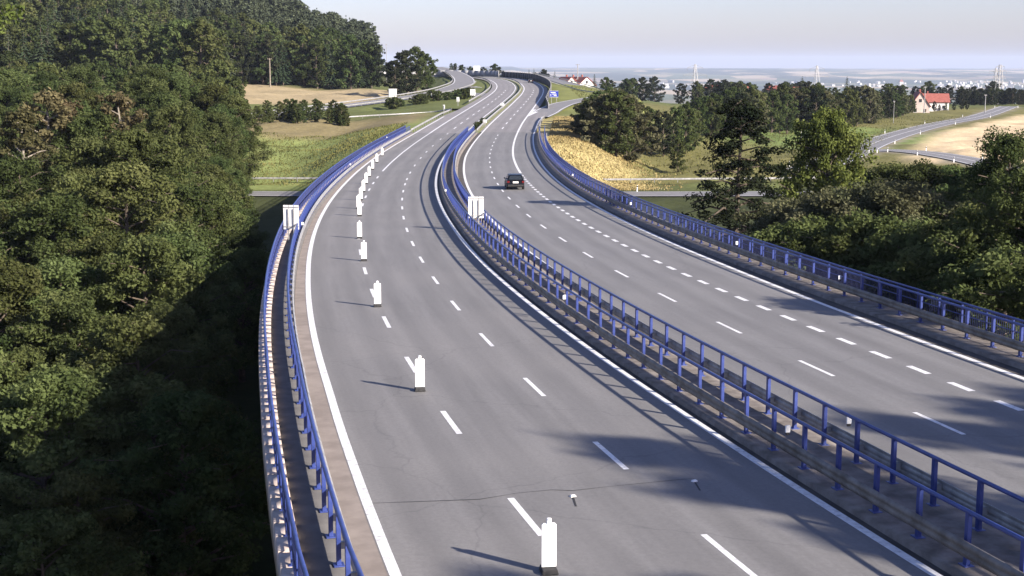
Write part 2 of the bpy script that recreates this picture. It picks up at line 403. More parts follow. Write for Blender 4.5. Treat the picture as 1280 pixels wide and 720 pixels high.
RAMP_R = road_pts([(765, 118, 455), (742, 115, 480), (720, 108.5, 530), (700, 102.5, 590), (684, 98, 660), (668, 94.5, 740), (655, 92, 820)])
XB = lambda y: np.interp(y, YS, XS)
def height(x, y):
    x = np.asarray(x, float); y = np.asarray(y, float)
    hl = np.interp(y, [-80, 50, 85, 120, 160, 200, 250, 300, 350, 400, 600, 700, 1200], [-21, -20, -17.5, -14.5, -12, -10, -8.2, -4.5, -1.5, -.3, 1.8, 3, 0])
    hl = hl + smooth(-30, -140, x) * np.interp(y, [0, 120, 240, 400], [6, 6, 5, 1])
    hr = np.interp(y, [-80, 20, 50, 85, 120, 200, 238, 300, 610, 700, 900, 1200], [-14, -14, -15, -13.5, -12.5, -10, -9, -8.6, -8.5, -9, -14, -30])
    xb = XB(np.clip(y, -60, 700))
    wl = np.where(y < 300, xb - 14, xb - 12); wr = np.interp(y, [0, 250, 340, 650, 900], [25, 30, 90, 110, 160])
    k = np.clip((x - wl) / wr, 0, 1); k = k * k * (3 - 2 * k)
    h = lerp(hl, hr, k)
    d = np.clip(-x - 58 + (y - 650) * .06, 0, None)
    hill = (.31 * np.minimum(d, 80)) + .17 * np.clip(d - 80, 0, 350)
    hill *= smooth(480, 800, y - (x + 60) * .9) * smooth(2600, 1300, y)
    far = np.interp(y, [700, 1100, 1800, 2800, 4000, 9500, 11500, 13500, 16000, 20000, 30000], [0, -18, -42, -66, -80, -84, -70, -46, -22, -26, -40])
    h = lerp(h, np.minimum(h, -9) + far, smooth(760, 1300, y)) + hill
    h = np.where(y > 9500, h + 9 * np.sin(x / 1900 + 1.0) * smooth(9500, 13000, y) + 5 * np.sin(x / 700. + y / 900.) * smooth(9500, 13000, y), h)
    n = .35 * np.sin(x * .21 + 1.3 * np.sin(y * .11)) + .3 * np.sin(y * .27 + x * .09) + .2 * np.sin(x * .63 - y * .47)
    h = h + n * smooth(2500, 900, y)
    for pts, w, L, sink in ((LOWER, 7, 9, .12), (SIDE_A, 5, 6, .1), (SIDE_B, 5, 6, .1), (RAMP_L, 5, 9, .12), (MERGE_L, 4, 8, .15), (EXIT_R, 4.5, 9, .15), (RAMP_R, 5, 9, .15), (MAIN, 16, 19, .45)):
        ds, zz = poly_dist(x, y, pts)
        t = np.clip((ds - w) / L, 0, 1); t = t * t * (3 - 2 * t)
        h = lerp(zz - sink, h, t)
    return h
def h1(x, y): return float(height(np.array([x]), np.array([y]))[0])

gy = np.concatenate([np.arange(-90, 200, 6.0), np.arange(200, 420, 2.2), np.arange(420, 800, 4.0), 800 * np.exp(np.linspace(0, math.log(30000 / 800), 120))[1:]])
gu = np.linspace(-1, 1, 241); gu = np.sign(gu) * (np.abs(gu) * .72 + .28 * np.abs(gu) ** 3)
GX = gu[None, :] * (170 + .75 * np.maximum(gy, 0))[:, None]; GY = np.repeat(gy[:, None], len(gu), 1)
GZ = height(GX, GY)
nr, nc = GX.shape
idx = np.arange(nr * nc).reshape(nr, nc)
F = np.stack([idx[:-1, :-1], idx[:-1, 1:], idx[1:, 1:], idx[1:, :-1]], -1).reshape(-1, 4)
me = mesh_np('ground', np.stack([GX, GY, GZ], -1).reshape(-1, 3), F, M['ground'], True)
me.materials.append(M['farland'])
cy = GY[:-1, :-1].ravel(); me.polygons.foreach_set('material_index', (cy > 1500).astype(np.int32))
def cover(x, y):
    c = np.zeros(x.shape + (3,)); c[:] = (.11, .125, .045)
    def put(mask, col):
        m = np.clip(mask, 0, 1)[..., None]; c[:] = c * (1 - m) + np.array(col) * m
    xb = XB(np.clip(y, -60, 700))
    j = 5 * np.sin(x * .13 + 2 * np.sin(y * .05)) + 3 * np.sin(y * .21)
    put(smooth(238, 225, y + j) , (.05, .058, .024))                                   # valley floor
    put(smooth(225, 232, y) * smooth(345, 300, y) * smooth(-10, 20, xb - x), (.18, .21, .075))   # green slope left of the abutment
    put(smooth(295, 303, y + .25 * j) * smooth(345, 335, y) * smooth(8, 14, xb - x), (.2, .165, .09))    # dry weeds
    put(smooth(395, 402, y) * smooth(545, 530, y) * smooth(-36, -46, x + (y - 400) * -.06) * smooth(-150, -135, x), (.34, .27, .17))   # pale stubble left
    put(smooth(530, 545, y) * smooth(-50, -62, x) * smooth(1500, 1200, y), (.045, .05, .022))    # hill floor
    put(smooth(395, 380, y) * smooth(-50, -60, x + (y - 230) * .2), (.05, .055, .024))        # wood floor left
    put(smooth(10, 16, x - xb) * smooth(228, 236, y) * smooth(345, 300, y) * smooth(27, 18, x), (.34, .285, .135))   # straw slope right
    put(smooth(20, 27, x) * smooth(236, 250, y + j) * smooth(700, 600, y), (.15, .14, .055))      # right meadow
    put(smooth(40, 60, x) * smooth(330, 350, y + 2 * j) * smooth(470, 430, y + j) * smooth(150, 100, x), (.13, .17, .055))
    da, _ = poly_dist(x, y, SIDE_A); db, _ = poly_dist(x, y, SIDE_B)
    side = (x - np.interp(y, [300, 347, 408, 526, 640], [75, 91, 113, 175, 240]))
    put(smooth(4, 12, side) * smooth(284, 300, y - x * .1 + 14) * smooth(640, 600, y), (.56, .44, .29))      # stubble field right
    put(smooth(4, 12, side) * smooth(560, 580, y) * smooth(760, 700, y), (.36, .22, .14))
    put(smooth(6.0, 4.6, np.minimum(da, db)), (.24, .21, .16))
    put(smooth(330, 360, y) * smooth(14, 20, x - xb) * smooth(60, 48, x - xb) * smooth(620, 560, y), (.19, .2, .07))
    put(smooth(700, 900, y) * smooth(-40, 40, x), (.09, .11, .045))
    return c
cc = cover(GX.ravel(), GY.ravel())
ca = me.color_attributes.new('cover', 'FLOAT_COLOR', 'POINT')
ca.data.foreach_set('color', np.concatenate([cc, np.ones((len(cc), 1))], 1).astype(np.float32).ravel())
tag(obj('ground', me), kind='structure')

# ------------------------------------------------------------------ carriageways and markings
SU = True
def struct(name, me, parent=None):
    o = obj(name, me, parent)
    if parent is None: o['kind'] = 'structure'
    return o
left_road = struct('left_carriageway', sweep('left_carriageway', Y0, YA, [(O['L'], -.16, 0), (O['A'], 0, 0), (O['B'], 0, 0), (O['E'], .14, 0)], M['asphalt_l'], False, 2, True))
right_road = struct('right_carriageway', sweep('right_carriageway', Y0, YA + 3, [(O['F'], -.16, 0), (O['C'], 0, 0), (O['D'], 0, 0), (O['G'], .16, 0)], M['asphalt_r'], False, 2, True))
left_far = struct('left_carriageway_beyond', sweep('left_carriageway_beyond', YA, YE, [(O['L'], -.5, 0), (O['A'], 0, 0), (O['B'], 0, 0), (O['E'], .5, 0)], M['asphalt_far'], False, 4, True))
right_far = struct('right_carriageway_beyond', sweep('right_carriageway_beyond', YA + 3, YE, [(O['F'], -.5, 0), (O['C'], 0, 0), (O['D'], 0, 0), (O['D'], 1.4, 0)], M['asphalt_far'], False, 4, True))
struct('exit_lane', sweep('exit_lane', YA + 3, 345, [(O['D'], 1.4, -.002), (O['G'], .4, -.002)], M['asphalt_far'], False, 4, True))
def line(name, y0, y1, fo, w, parent, dz=.004, step=2.0):
    return obj(name, sweep(name, y0, y1, [(fo, -w / 2, dz), (fo, w / 2, dz)], M['paint'], False, step), parent)
line('edge_line', Y0, YA, O['L'], .26, left_road); line('edge_line', YA, 318, O['L'], .26, left_far)
line('edge_line', Y0, YA, O['E'], .25, left_road); line('edge_line', YA, 720, O['E'], .25, left_far)
line('edge_line', Y0, YA + 3, O['F'], .25, right_road); line('edge_line', YA + 3, 720, O['F'], .28, right_far)
line('edge_line', Y0, YA + 3, O['G'], .25, right_road); line('edge_line', YA + 3, 318, O['G'], .25, right_far)
line('lane_line', 172, YA, O['A'], .2, left_road); line('lane_line', YA, 745, O['A'], .3, left_far)
line('lane_line', 168, YA + 3, O['D'], .28, right_road); line('lane_line', YA + 3, 740, O['D'], .34, right_far)
BD = [31.07, 39.68, 48.88, 58.08, 67.28, 76.18, 85.38, 94.28, 103.48, 113.27, 122.47, 131.97, 141.76, 151.26, 158.98, 169.36, 182.42, 197.85, 211.5, 226.34, 244.44, 260]
CD = [31.5, 40.9, 49.8, 58.9, 68.0, 77.1, 86.3, 95.5, 104.7, 113.9, 123.1, 132.3, 141.6, 150.9, 160.2, 169.6, 179, 188.5, 198, 207.5, 217, 226.5, 236, 246, 256]
AD = [25.5, 34.9, 44.5, 53.6, 63.2, 72, 80.7, 89.8, 99, 108, 117, 126, 135, 144, 153, 162]
for y in BD: line('lane_dash', y - 1.5, y + 1.5, O['B'], .16, left_road, step=1.5)
for y in AD: line('lane_dash', y - 1.5, y + 1.5, O['A'], .18, left_road, step=1.5)
for y in CD: line('lane_dash', y - 1.5, y + 1.5, O['C'], .16, right_road, step=1.5)
for y in np.arange(36.5, 166, 3.04): line('shoulder_dash', y - .75, y + .75, O['D'], .27, right_road, step=.75)
for y in np.arange(278, 480, 16.0):
    line('lane_dash', y - 3, y + 3, O['B'], .22, left_far, step=3); line('lane_dash', y - 3, y + 3, O['C'], .22, right_far, step=3)
M['median_grass'] = simple('median_grass', (.09, .11, .035), (.2, .19, .07), .95, .6, bmp=.5)
struct('median_grass', sweep('median_grass', YA, YE, [(O['E'], .5, -.01), (O['E'], 1.2, .06), (O['F'], -1.2, .06), (O['F'], -.5, -.01)], M['median_grass'], False, 4))
# gore chevron paint where the exit leaves
gore = []
ysg = np.linspace(318, 349, 12)
V = []
for i, y in enumerate(ysg):
    a = P(y, O['D'](y) + .1, .006); b = P(y, O['D'](y) + .1 + max(.0, (y - 318) * .085), .006); V += [a, b]
obj('gore_paint', mesh_np('gore_paint', V, [(2 * i, 2 * i + 1, 2 * i + 3, 2 * i + 2) for i in range(11)], M['paint']), right_far)

# ribbons of the other roads
def catmull(pts, n=8):
    pts = [Vector(p) for p in pts]; out = []
    for i in range(len(pts) - 1):
        p0 = pts[max(i - 1, 0)]; p1 = pts[i]; p2 = pts[i + 1]; p3 = pts[min(i + 2, len(pts) - 1)]
        for k in range(n):
            t = k / n
            out.append(.5 * ((2 * p1) + (p2 - p0) * t + (2 * p0 - 5 * p1 + 4 * p2 - p3) * t * t + (3 * p1 - p0 - 3 * p2 + p3) * t ** 3))
    out.append(pts[-1]); return out
def frame(pts):
    out = []
    for i, p in enumerate(pts):
        d = (pts[min(i + 1, len(pts) - 1)] - pts[max(i - 1, 0)]); d.z = 0; d.normalize()
        out.append(Vector((d.y, -d.x, 0)))
    return out
def ribbon(name, pts, o0, o1, dz, mat):
    c = catmull(pts); n = frame(c); V = []
    for p, q in zip(c, n): V += [p + q * o0 + Vector((0, 0, dz)), p + q * o1 + Vector((0, 0, dz))]
    return mesh_np(name, V, [(2 * i, 2 * i + 1, 2 * i + 3, 2 * i + 2) for i in range(len(c) - 1)], mat, uv=[(o0 if k % 2 == 0 else o1, k) for k in range(len(V))])
for nm, pts, w in (('lower_road', LOWER, 4.0), ('side_road', SIDE_A, 4.2), ('side_road', SIDE_B, 4.0), ('access_ramp', RAMP_L, 4.2), ('merge_ramp', MERGE_L, 3.0), ('exit_ramp', EXIT_R, 3.2), ('access_ramp', RAMP_R, 4.0)):
    dz = {'lower_road': .06, 'side_road': .06, 'access_ramp': .08, 'merge_ramp': .03, 'exit_ramp': .012}[nm] + (.008 if pts is SIDE_B else 0)
    o = struct(nm, ribbon(nm, pts, -w, w, dz, M['asphalt_side']))
    for s in (-1, 1): obj('edge_line', ribbon('edge_line', pts, s * (w - .45) - .12, s * (w - .45) + .12, dz + .012, M['paint']), o)
    if nm == 'side_road': obj('centre_line', ribbon('centre_line', pts, -.1, .1, dz + .012, M['paint']), o)

# ------------------------------------------------------------------ the viaduct
via = tag(empty('viaduct', tuple(P(np.array(40.), 5.0, -3))), 'long curving concrete viaduct carrying the motorway over the wooded valley', 'viaduct')
def vpart(name, me):
    o = obj(name, me); o.parent = via; o.matrix_parent_inverse = Matrix.Translation(-Vector(via.location)); return o
KB = .14
vpart('gutter', sweep('gutter', Y0, YA, [(O['L'], -.16, -.003), (O['beamL'], .1, -.003)], M['gutter'], False))
vpart('gutter', sweep('gutter', Y0, YA, [(O['E'], .14, -.003), (O['E'], .6, -.003)], M['gutter_dark'], False))
vpart('gutter', sweep('gutter', Y0, YA, [(O['F'], -.9, -.003), (O['F'], -.16, -.003)], M['gutter_dark'], False))
vpart('gutter', sweep('gutter', Y0, YA, [(O['G'], .16, -.003), (O['beamR'], -.6, -.003)], M['gutter_dark'], False))
vpart('median_strip', sweep('median_strip', Y0, YA, [(O['E'], .32, -.3), (O['E'], .34, KB), (O['E'], .72, KB + .03), (O['F'], -1.05, KB + .03), (O['F'], -.75, KB), (O['F'], -.73, -.3)], M['concrete_dirty']))
vpart('walkway', sweep('walkway', Y0, YA, [(O['beamL'], .1, -.3), (O['beamL'], .08, KB), (O['beamL'], -.95, KB + .03), (O['beamL'], -.95, -.3)], M['walk']))
vpart('kerb', sweep('kerb', Y0, YA, [(O['beamR'], -.72, -.3), (O['beamR'], -.69, KB), (O['beamR'], .3, KB + .02), (O['beamR'], 1.3, KB + .03), (O['beamR'], 1.32, -.3)], M['concrete_dirty']))
vpart('deck_slab', sweep('deck_slab', Y0, YA, [(O['outL'], -.12, -.32), (O['E'], 1.2, -.32), (O['E'], .9, -.6), (O['E'], -2, -2.0), (O['L'], 2, -2.0), (O['outL'], .1, -.6)], M['concrete']))
vpart('deck_slab', sweep('deck_slab', Y0, YA, [(O['E'], 1.4, -.32), (O['outR'], .4, -.32), (O['outR'], -.1, -.6), (O['G'], -2, -2.0), (O['F'], 2, -2.0), (O['F'], -1, -.6)], M['concrete']))
vpart('fascia', sweep('fascia', Y0, YA, [(O['outR'], .27, -.6), (O['outR'], .27, KB + .1), (O['outR'], .42, KB + .1), (O['outR'], .42, -.6)], M['concrete']))
for y in (8, 40, 72, 104, 136, 168, 200, 236):
    for oc in (lambda y: -1.6, lambda y: 11.6):
        b = MB(); c = P(np.array(float(y)), oc(y), -2.0); g = h1(c[0], c[1]) - 1
        rot = Matrix.Rotation(-theta(y), 3, 'Z')
        b.box((c[0], c[1], (c[2] + g) / 2), (4.4, 1.6, c[2] - g), rot)
        vpart('pier', b.mesh('pier', M['concrete'], bevel=.12))
b = MB()
c0 = P(np.array(YA + .5), 5.0, 0); b.box((c0[0], c0[1] + .9, c0[2] - 4.7), (28.0, 1.8, 8.6), Matrix.Rotation(-theta(YA), 3, 'Z'))
vpart('abutment', b.mesh('abutment', M['concrete']))
# parapet blocks carrying the outer left railing, one block a metre
ysb = np.arange(23.0, YA - 1, 1.0)
for i, y in enumerate(ysb):
    a0, a1 = y + .025, y + .975
    yy = np.array([a0, a1]); r = rng.normal(0, .006)
    pr = [(O['outL'], .26, -.2), (O['outL'], .25, KB + .12 + r), (O['outL'], -.25, KB + .14 + r), (O['outL'], -.27, -.6)]
    vpart('parapet_block', sweep('parapet_block', a0, a1, pr, M['block'], True, .95))

# ------------------------------------------------------------------ railings and guard rails
b = MB(); b.box((0, 0, .6), (.1, .14, 1.2)); b.box((0, 0, .012), (.24, .3, .024))
POST = b.mesh('post', M['blue'], bevel=.008)
b = MB(); b.box((0, 0, .565), (.07, .07, 1.13)); b.box((0, 0, .01), (.16, .16, .02))
POST2 = b.mesh('railing_post', M['blue'])
b = MB(); b.box((0, 0, 0), (.2, .1, .16)); BRACKET = b.mesh('spacer', M['galv'])
def wbeam(side, fo, y0, y1, mat, dz0=.16, step=2.0, s=1.0):
    """steel beam with two waves; side = +1 when the road lies to the right"""
    pr = [(.0, .36), (.06, .43), (.06, .5), (.01, .545), (.06, .59), (.06, .66), (.0, .73), (-.015, .73), (.04, .655), (.04, .595), (-.01, .545), (.04, .495), (.04, .435), (-.015, .36)]
    return sweep('guard_beam', y0, y1, [(fo, side * p[0] * s, dz0 + p[1] * s) for p in pr], mat, True, step)
def tube_rail(name, fo, ad, dz, r, y0, y1, mat, step=2.0, n=8):
    pr = [(fo, ad + r * math.cos(2 * math.pi * k / n), dz + r * math.sin(2 * math.pi * k / n)) for k in range(n)]
    return sweep(name, y0, y1, pr, mat, True, step, smooth_sh=True)
def along(fo, y0, y1, d):
    """stations spaced d metres along an offset line"""
    ys = np.arange(y0, y1, .1); p = P(ys, fo(ys)); s = np.concatenate([[0], np.cumsum(np.hypot(*np.diff(p[:, :2], axis=0).T))])
    return np.interp(np.arange(d / 2, s[-1], d), s, ys)
def guard_railing(label, fb, fp, side, y0, y1):
    base = P(np.array(y0), fp(y0), KB + .03)
    t = tag(empty('bridge_guard_railing', base), label, 'railing', 'railings on the viaduct')
    inv = Matrix.Translation(-Vector(base))
    def ch(o): o.parent = t; o.matrix_parent_inverse = inv; return o
    ch(obj('guard_beam', wbeam(side, fb, y0, y1, M['rust'] if fb is O['beamM'] or fb is O['beamR'] else M['galv'], .07)))
    ch(obj('top_rail', tube_rail('top_rail', fp, 0, KB + 1.24, .055, y0, y1, M['blue'])))
    for y in along(fp, y0, y1, 2.0):
        c = P(np.array(y), fp(y), KB + .02)
        p = ch(obj('post', POST, None, c, -theta(y)))
        q = P(np.array(y), (fp(y) + fb(y)) / 2, KB + .48)
        ch(obj('spacer', BRACKET, None, q, -theta(y)))
    return t
guard_railing('blue guard railing between the left lanes and the narrow walkway', O['beamL'], O['postL'], 1, 20, YA - 2)
guard_railing('blue guard railing on the median beside the left lanes', O['beamM'], O['postM'], -1, 20, YA - 2)
guard_railing('blue guard railing on the median beside the car\'s carriageway', O['beamN'], O['postN'], 1, 22, YA - 2)
guard_railing('blue guard railing along the right kerb in front of the mesh railing', O['beamR'], O['postR'], -1, 30, YA - 2)
def parapet_railing(label, fo, y0, y1, z0):
    base = P(np.array(y0), fo(y0), z0)
    t = tag(empty('parapet_railing', base), label, 'railing', 'railings on the viaduct')
    inv = Matrix.Translation(-Vector(base))
    def ch(o): o.parent = t; o.matrix_parent_inverse = inv; return o
    ch(obj('top_rail', tube_rail('top_rail', fo, 0, z0 + 1.12, .05, y0, y1, M['blue'])))
    ch(obj('bottom_rail', tube_rail('bottom_rail', fo, 0, z0 + .12, .025, y0, y1, M['blue'], n=6)))
    ch(obj('middle_rail', tube_rail('middle_rail', fo, 0, z0 + .62, .022, y0, y1, M['blue'], n=6)))
    for y in along(fo, y0, y1, 2.0):
        ch(obj('post', POST2, None, P(np.array(y), fo(y), z0 - .01), -theta(y)))
    ys = along(fo, y0, y1, .15); c = P(ys, fo(ys), 0)
    th = np.interp(ys, YS, TH); ux = np.stack([np.cos(th), -np.sin(th), 0 * th], -1); uy = np.stack([np.sin(th), np.cos(th), 0 * th], -1)
    V = np.zeros((len(ys), 8, 3)); k = 0
    for dz in (z0 + .13, z0 + 1.09):
        for a, bb in ((-1, -1), (1, -1), (1, 1), (-1, 1)):
            V[:, k] = c + ux * a * .008 + uy * bb * .008 + np.array([0, 0, dz]); k += 1
    q = np.array([(0, 1, 5, 4), (1, 2, 6, 5), (2, 3, 7, 6), (3, 0, 4, 7)])
    Fq = (np.arange(len(ys))[:, None, None] * 8 + q[None]).reshape(-1, 4)
    o = ch(obj('baluster_bars', mesh_np('baluster_bars', V.reshape(-1, 3), Fq, M['blue_bar']))); o['kind'] = 'stuff'
    return t
parapet_railing('blue parapet railing on pale blocks at the viaduct\'s left edge', O['outL'], 20, YA, KB + .13)
parapet_railing('blue barred parapet railing at the viaduct\'s right edge before the trees', O['outR'], 32, YA + 2, KB + .03)

# guard rails beyond the bridge
b = MB(); b.box((0, 0, .36), (.08, .12, .72)); RPOST = b.mesh('post', M['galv'])
def rail_road(label, fo, y0, y1, side, step=4.0, mat='galv'):
    base = P(np.array(y0), fo(y0), -.1)
    t = tag(empty('guard_rail', base), label, 'guard rail', 'steel guard rails beyond the viaduct'); inv = Matrix.Translation(-Vector(base))
    o = obj('guard_beam', wbeam(side, fo, y0, y1, M[mat], 0.05, step)); o.parent = t; o.matrix_parent_inverse = inv
    for y in along(fo, y0, y1, 4.0):
        p = obj('post', RPOST, None, P(np.array(y), fo(y) - side * .06, -.05), -theta(y)); p.parent = t; p.matrix_parent_inverse = inv
rail_road('pale steel guard rail beside the left lanes past the viaduct\'s end', lambda y: O['L'](y) - .75, YA, 335, 1, mat='galv')
rail_road('steel guard rail along the grassy median of the far motorway', lambda y: O['F'](y) - .95, YA, 700, 1)
rail_road('steel guard rail on the left edge of the far motorway', lambda y: O['A'](y) - 2.2, 380, 700, 1)
rail_road('short steel guard rail where the exit leaves on the right', lambda y: O['G'](y) + .75, YA + 2, 312, -1)
def rail_poly(label, pts, off, zadd=0.0):
    c = catmull(pts, 6); n = frame(c); c = [p + q * off for p, q in zip(c, n)]
    base = c[0]; t = tag(empty('guard_rail', base), label, 'guard rail', 'steel guard rails beyond the viaduct')
    pr = [(.0, .4), (.05, .47), (.0, .57), (.05, .66), (.0, .73), (-.03, .73), (-.03, .4)]
    V = []; Fq = []; k = len(pr)
    for p, q in zip(c, n):
        for a, z in pr: V.append(p - base + q * a + Vector((0, 0, z + zadd)))
    for i in range(len(c) - 1):
        for j in range(k): Fq.append((i * k + j, i * k + (j + 1) % k, (i + 1) * k + (j + 1) % k, (i + 1) * k + j))
    obj('guard_beam', mesh_np('guard_beam', V, Fq, M['galv']), t)
    acc = 0
    for a, q in zip(c[:-1], c[1:]):
        d = (q - a).length
        while acc < d:
            p = a.lerp(q, acc / d); obj('post', RPOST, t, p - base + Vector((0, 0, zadd))); acc += 4.0
        acc -= d
    return t
rail_poly('steel guard rail by the lower road in the meadow left of the viaduct', [(-64, 239, -8.45), (-48, 239, -8.5), (-30, 238.5, -8.5), (-16, 238, -8.6)], 0)
rail_poly('long steel guard rail by the lower road right of the viaduct', [(8, 238, -8.7), (30, 240, -8.7), (55, 243, -8.7), (85, 252, -8.7)], 0)
rail_poly('pale guard rail along the ramp below the stubble field', RAMP_L[:6], 4.6, .05)
rail_poly('pale guard rail on the field side of the ramp', RAMP_L[:8], -4.6, .05)
rail_poly('guard rail beside the upper ramp above the blue sign', RAMP_R, 4.4, .05)
rail_poly('guard rail on the far side of the upper ramp', RAMP_R, -4.4, .05)
rail_poly('guard rail of the slip road curving off to the left', [tuple(P(np.array(340.), O['L'](340.) - 1.2, 0))] + road_pts([(540, 143, 345), (500, 145.5, 342), (455, 148, 340), (425, 150, 338)]), 0, 0.0)

# ------------------------------------------------------------------ traffic beacons
def beacon_parts():
    b = MB()
    w, h = .165, 1.0
    poly = [(-w, .12), (w, .12), (w, .12 + h - .04), (w - .04, .12 + h), (-w + .04, .12 + h), (-w, .12 + h - .04)]
    b.prism(poly, -.022, .022)
    body = b.mesh('panel', M['white'], bevel=.012)
    b = MB(); b.box((0, 0, .6), (.05, .06, 1.06)); spine = b.mesh('spine', M['white'])
    b = MB(); b.box((0, 0, .055), (.38, .46, .11), taper=(.86, .9)); foot = b.mesh('foot', M['black'], bevel=.02)
    b = MB(); b.box((0, 0, 1.15), (.1, .09, .07)); b.tube((0, 0, 1.18), (0, 0, 1.23), .06, .05, 10); lamp = b.mesh('lamp', M['white'], bevel=.01)
    return (('panel', body), ('spine', None), ('foot', foot), ('lamp', lamp))
BP = beacon_parts()
BEAC = [(30.2, -.12), (48.2, .08), (66.3, .05), (84, .02), (97.5, -.1), (113, -.25), (122, -.25), (131, -.3), (141, -.45), (152, -.7), (163, -1.0), (175, -1.4), (188, -1.85), (202, -2.3)]
LB = ['nearest', 'second', 'third', 'fourth', 'fifth', 'sixth', 'seventh']
PL = [(686, 715), (525, 488), (472, 383), (455, 326), (449.5, 298), (449.5, 270)]
for i, (y, dx) in enumerate(BEAC):
    c = P(np.array(float(y)), O['A'](y) + dx, 0.004)
    if i < len(PL): # stand exactly where the photo shows the foot
        for yy in np.arange(24, 180, .1):
            q = at(PL[i][0], PL[i][1], yy)
            if q[2] <= float(prof(yy)) + .004: c = (q[0], q[1], float(prof(yy)) + .004); break
    t = empty('traffic_beacon', c, -theta(y) * .5 + random.uniform(-.06, .06))
    tag(t, (LB[i] + ' white traffic beacon counted from the bottom of the picture') if i < 7 else 'white traffic beacon in the tight far row across the left lane', 'beacon', 'beacons closing the left lane')
    for nm, mm in BP:
        if mm: obj(nm, mm, t)

# ------------------------------------------------------------------ signs
def plate_sign(name, label, base, w, h, zb, n_panels, rz, mat='sign_back', cat='sign', group=None, post_h=None):
    t = tag(empty(name, base, rz), label, cat, group)
    pw = w / n_panels
    for k in range(n_panels):
        b = MB(); b.box((-w / 2 + pw * (k + .5), 0, zb + h / 2), (pw * .9, .03, h)); obj('panel', b.mesh('panel', M[mat], bevel=.008), t)
    for s in (-1, 1):
        b = MB(); b.box((s * w * .17, -.06, (zb + h * .85) / 2), (.07, .07, zb + h * .85)); obj('post', b.mesh('post', M['galv']), t)
    b = MB(); b.box((0, -.035, zb + h * .92), (w * .96, .04, .05)); b.box((0, -.035, zb + h * .12), (w * .96, .04, .05)); obj('cross_bar', b.mesh('cross_bar', M['galv']), t)
    return t
yl = 95.5
q = at(363.5, 300, yl); plate_sign('sign_board', 'pale sign with three upright panels behind the left guard railing', tuple(P(np.array(95.), O['postL'](95.) - .42, KB)), 1.08, 1.62, .85, 3, -.1, group='sign backs on the viaduct')
plate_sign('sign_board', 'white sign with three upright panels on the median', tuple(P(np.array(102.), (O['postM'](102.) + O['postN'](102.)) / 2, KB)), 1.15, 1.55, .8, 3, .1, group='sign backs on the viaduct')
for i, (px, py, Y, w, h, lab) in enumerate([(606, 150, 283, .8, .7, 'small white sign on the grassy median nearest the viaduct'), (628, 131, 352, .95, .8, 'small white sign farther up the grassy median'), (591, 122, 415, 1.6, 1.8, 'white sign panel on two legs left of the far motorway'), (572.5, 133, 375, .8, 1.2, 'narrow white sign beside the slip road shrubs'), (555, 144, 338, .5, 1.0, 'small white marker where the slip road guard rail ends')]):
    c = at(px, py, Y); z = h1(c[0], c[1])
    plate_sign('roadside_sign', lab, (c[0], c[1], z), w, h, 1.1, 1, 0, 'white', 'sign', 'small signs beyond the viaduct')
# blue direction sign
c = at(692.5, 126, 385); z = h1(c[0], c[1])
t = tag(empty('direction_sign', (c[0], c[1], z)), 'blue direction sign with white lettering beside the dark noise wall', 'sign')
zb = at(692.5, 121.5, 385)[2] - z; w, hh = 2.35, 1.7
b = MB(); b.box((0, 0, zb + hh / 2), (w, .06, hh)); obj('panel', b.mesh('panel', M['blue_sign'], bevel=.01), t)
b = MB()
for x, zz, ww, h_ in ((-.25, 1.22, 1.3, .16), (.1, .82, 1.1, .14), (.3, .42, .8, .14), (-.85, .6, .12, .5)): b.box((x, -.036, zb + zz), (ww, .01, h_))
b.box((0, -.036, zb + .05), (w * .96, .01, .06)); b.box((0, -.036, zb + hh - .05), (w * .96, .01, .06))
obj('lettering', b.mesh('lettering', M['white']), t)
for s in (-1, 1):
    b = MB(); b.tube((s * .7, .08, 0), (s * .7, .08, zb + hh - .1), .05); obj('post', b.mesh('post', M['galv']), t)
# small reflector markers clipped to the railings
def marker(px, py, y, o, dz, label):
    c = P(np.array(float(y)), o(y), dz)
    t = tag(empty('railing_marker', c, -theta(y)), label, 'marker', 'reflector markers on the railings')
    b = MB(); b.box((0, 0, .16), (.14, .06, .2)); obj('reflector', b.mesh('reflector', M['white'], bevel=.015), t)
    b = MB(); b.box((0, 0, .03), (.1, .05, .08)); obj('clip', b.mesh('clip', M['black']), t)
for (y, o, dz, lab) in ((37.4, lambda y: O['beamM'](y) + .05, .92, 'white reflector marker on the median guard beam nearest the camera'), (37.6, lambda y: O['beamN'](y) - .02, 1.0, 'white reflector marker on the far median beam beside the car\'s carriageway'),
                        (82, lambda y: O['beamR'](y), .9, 'white reflector marker on the right kerb beam before the dark trees'), (66, lambda y: O['beamR'](y), .9, 'white reflector marker on the right kerb beam nearest the camera'),
                        (112, lambda y: O['beamR'](y), .9, 'white reflector marker on the right kerb beam before the meadow'), (149, lambda y: O['beamR'](y), .9, 'white reflector marker on the right kerb beam before the straw slope'),
                        (62, lambda y: O['beamM'](y), .92, 'white reflector marker on the median beam halfway to the sign'), (128, lambda y: O['beamM'](y), .92, 'white reflector marker on the median beam past the sign'),
                        (98, lambda y: O['beamL'](y), .92, 'white reflector marker on the left beam beside the sign'), (168, lambda y: O['beamL'](y), .92, 'white reflector marker on the left beam near the far beacons'), (226, lambda y: O['postL'](y) - .3, 1.2, 'white reflector marker near the left railing\'s far end')):
    marker(0, 0, y, o, dz, lab)
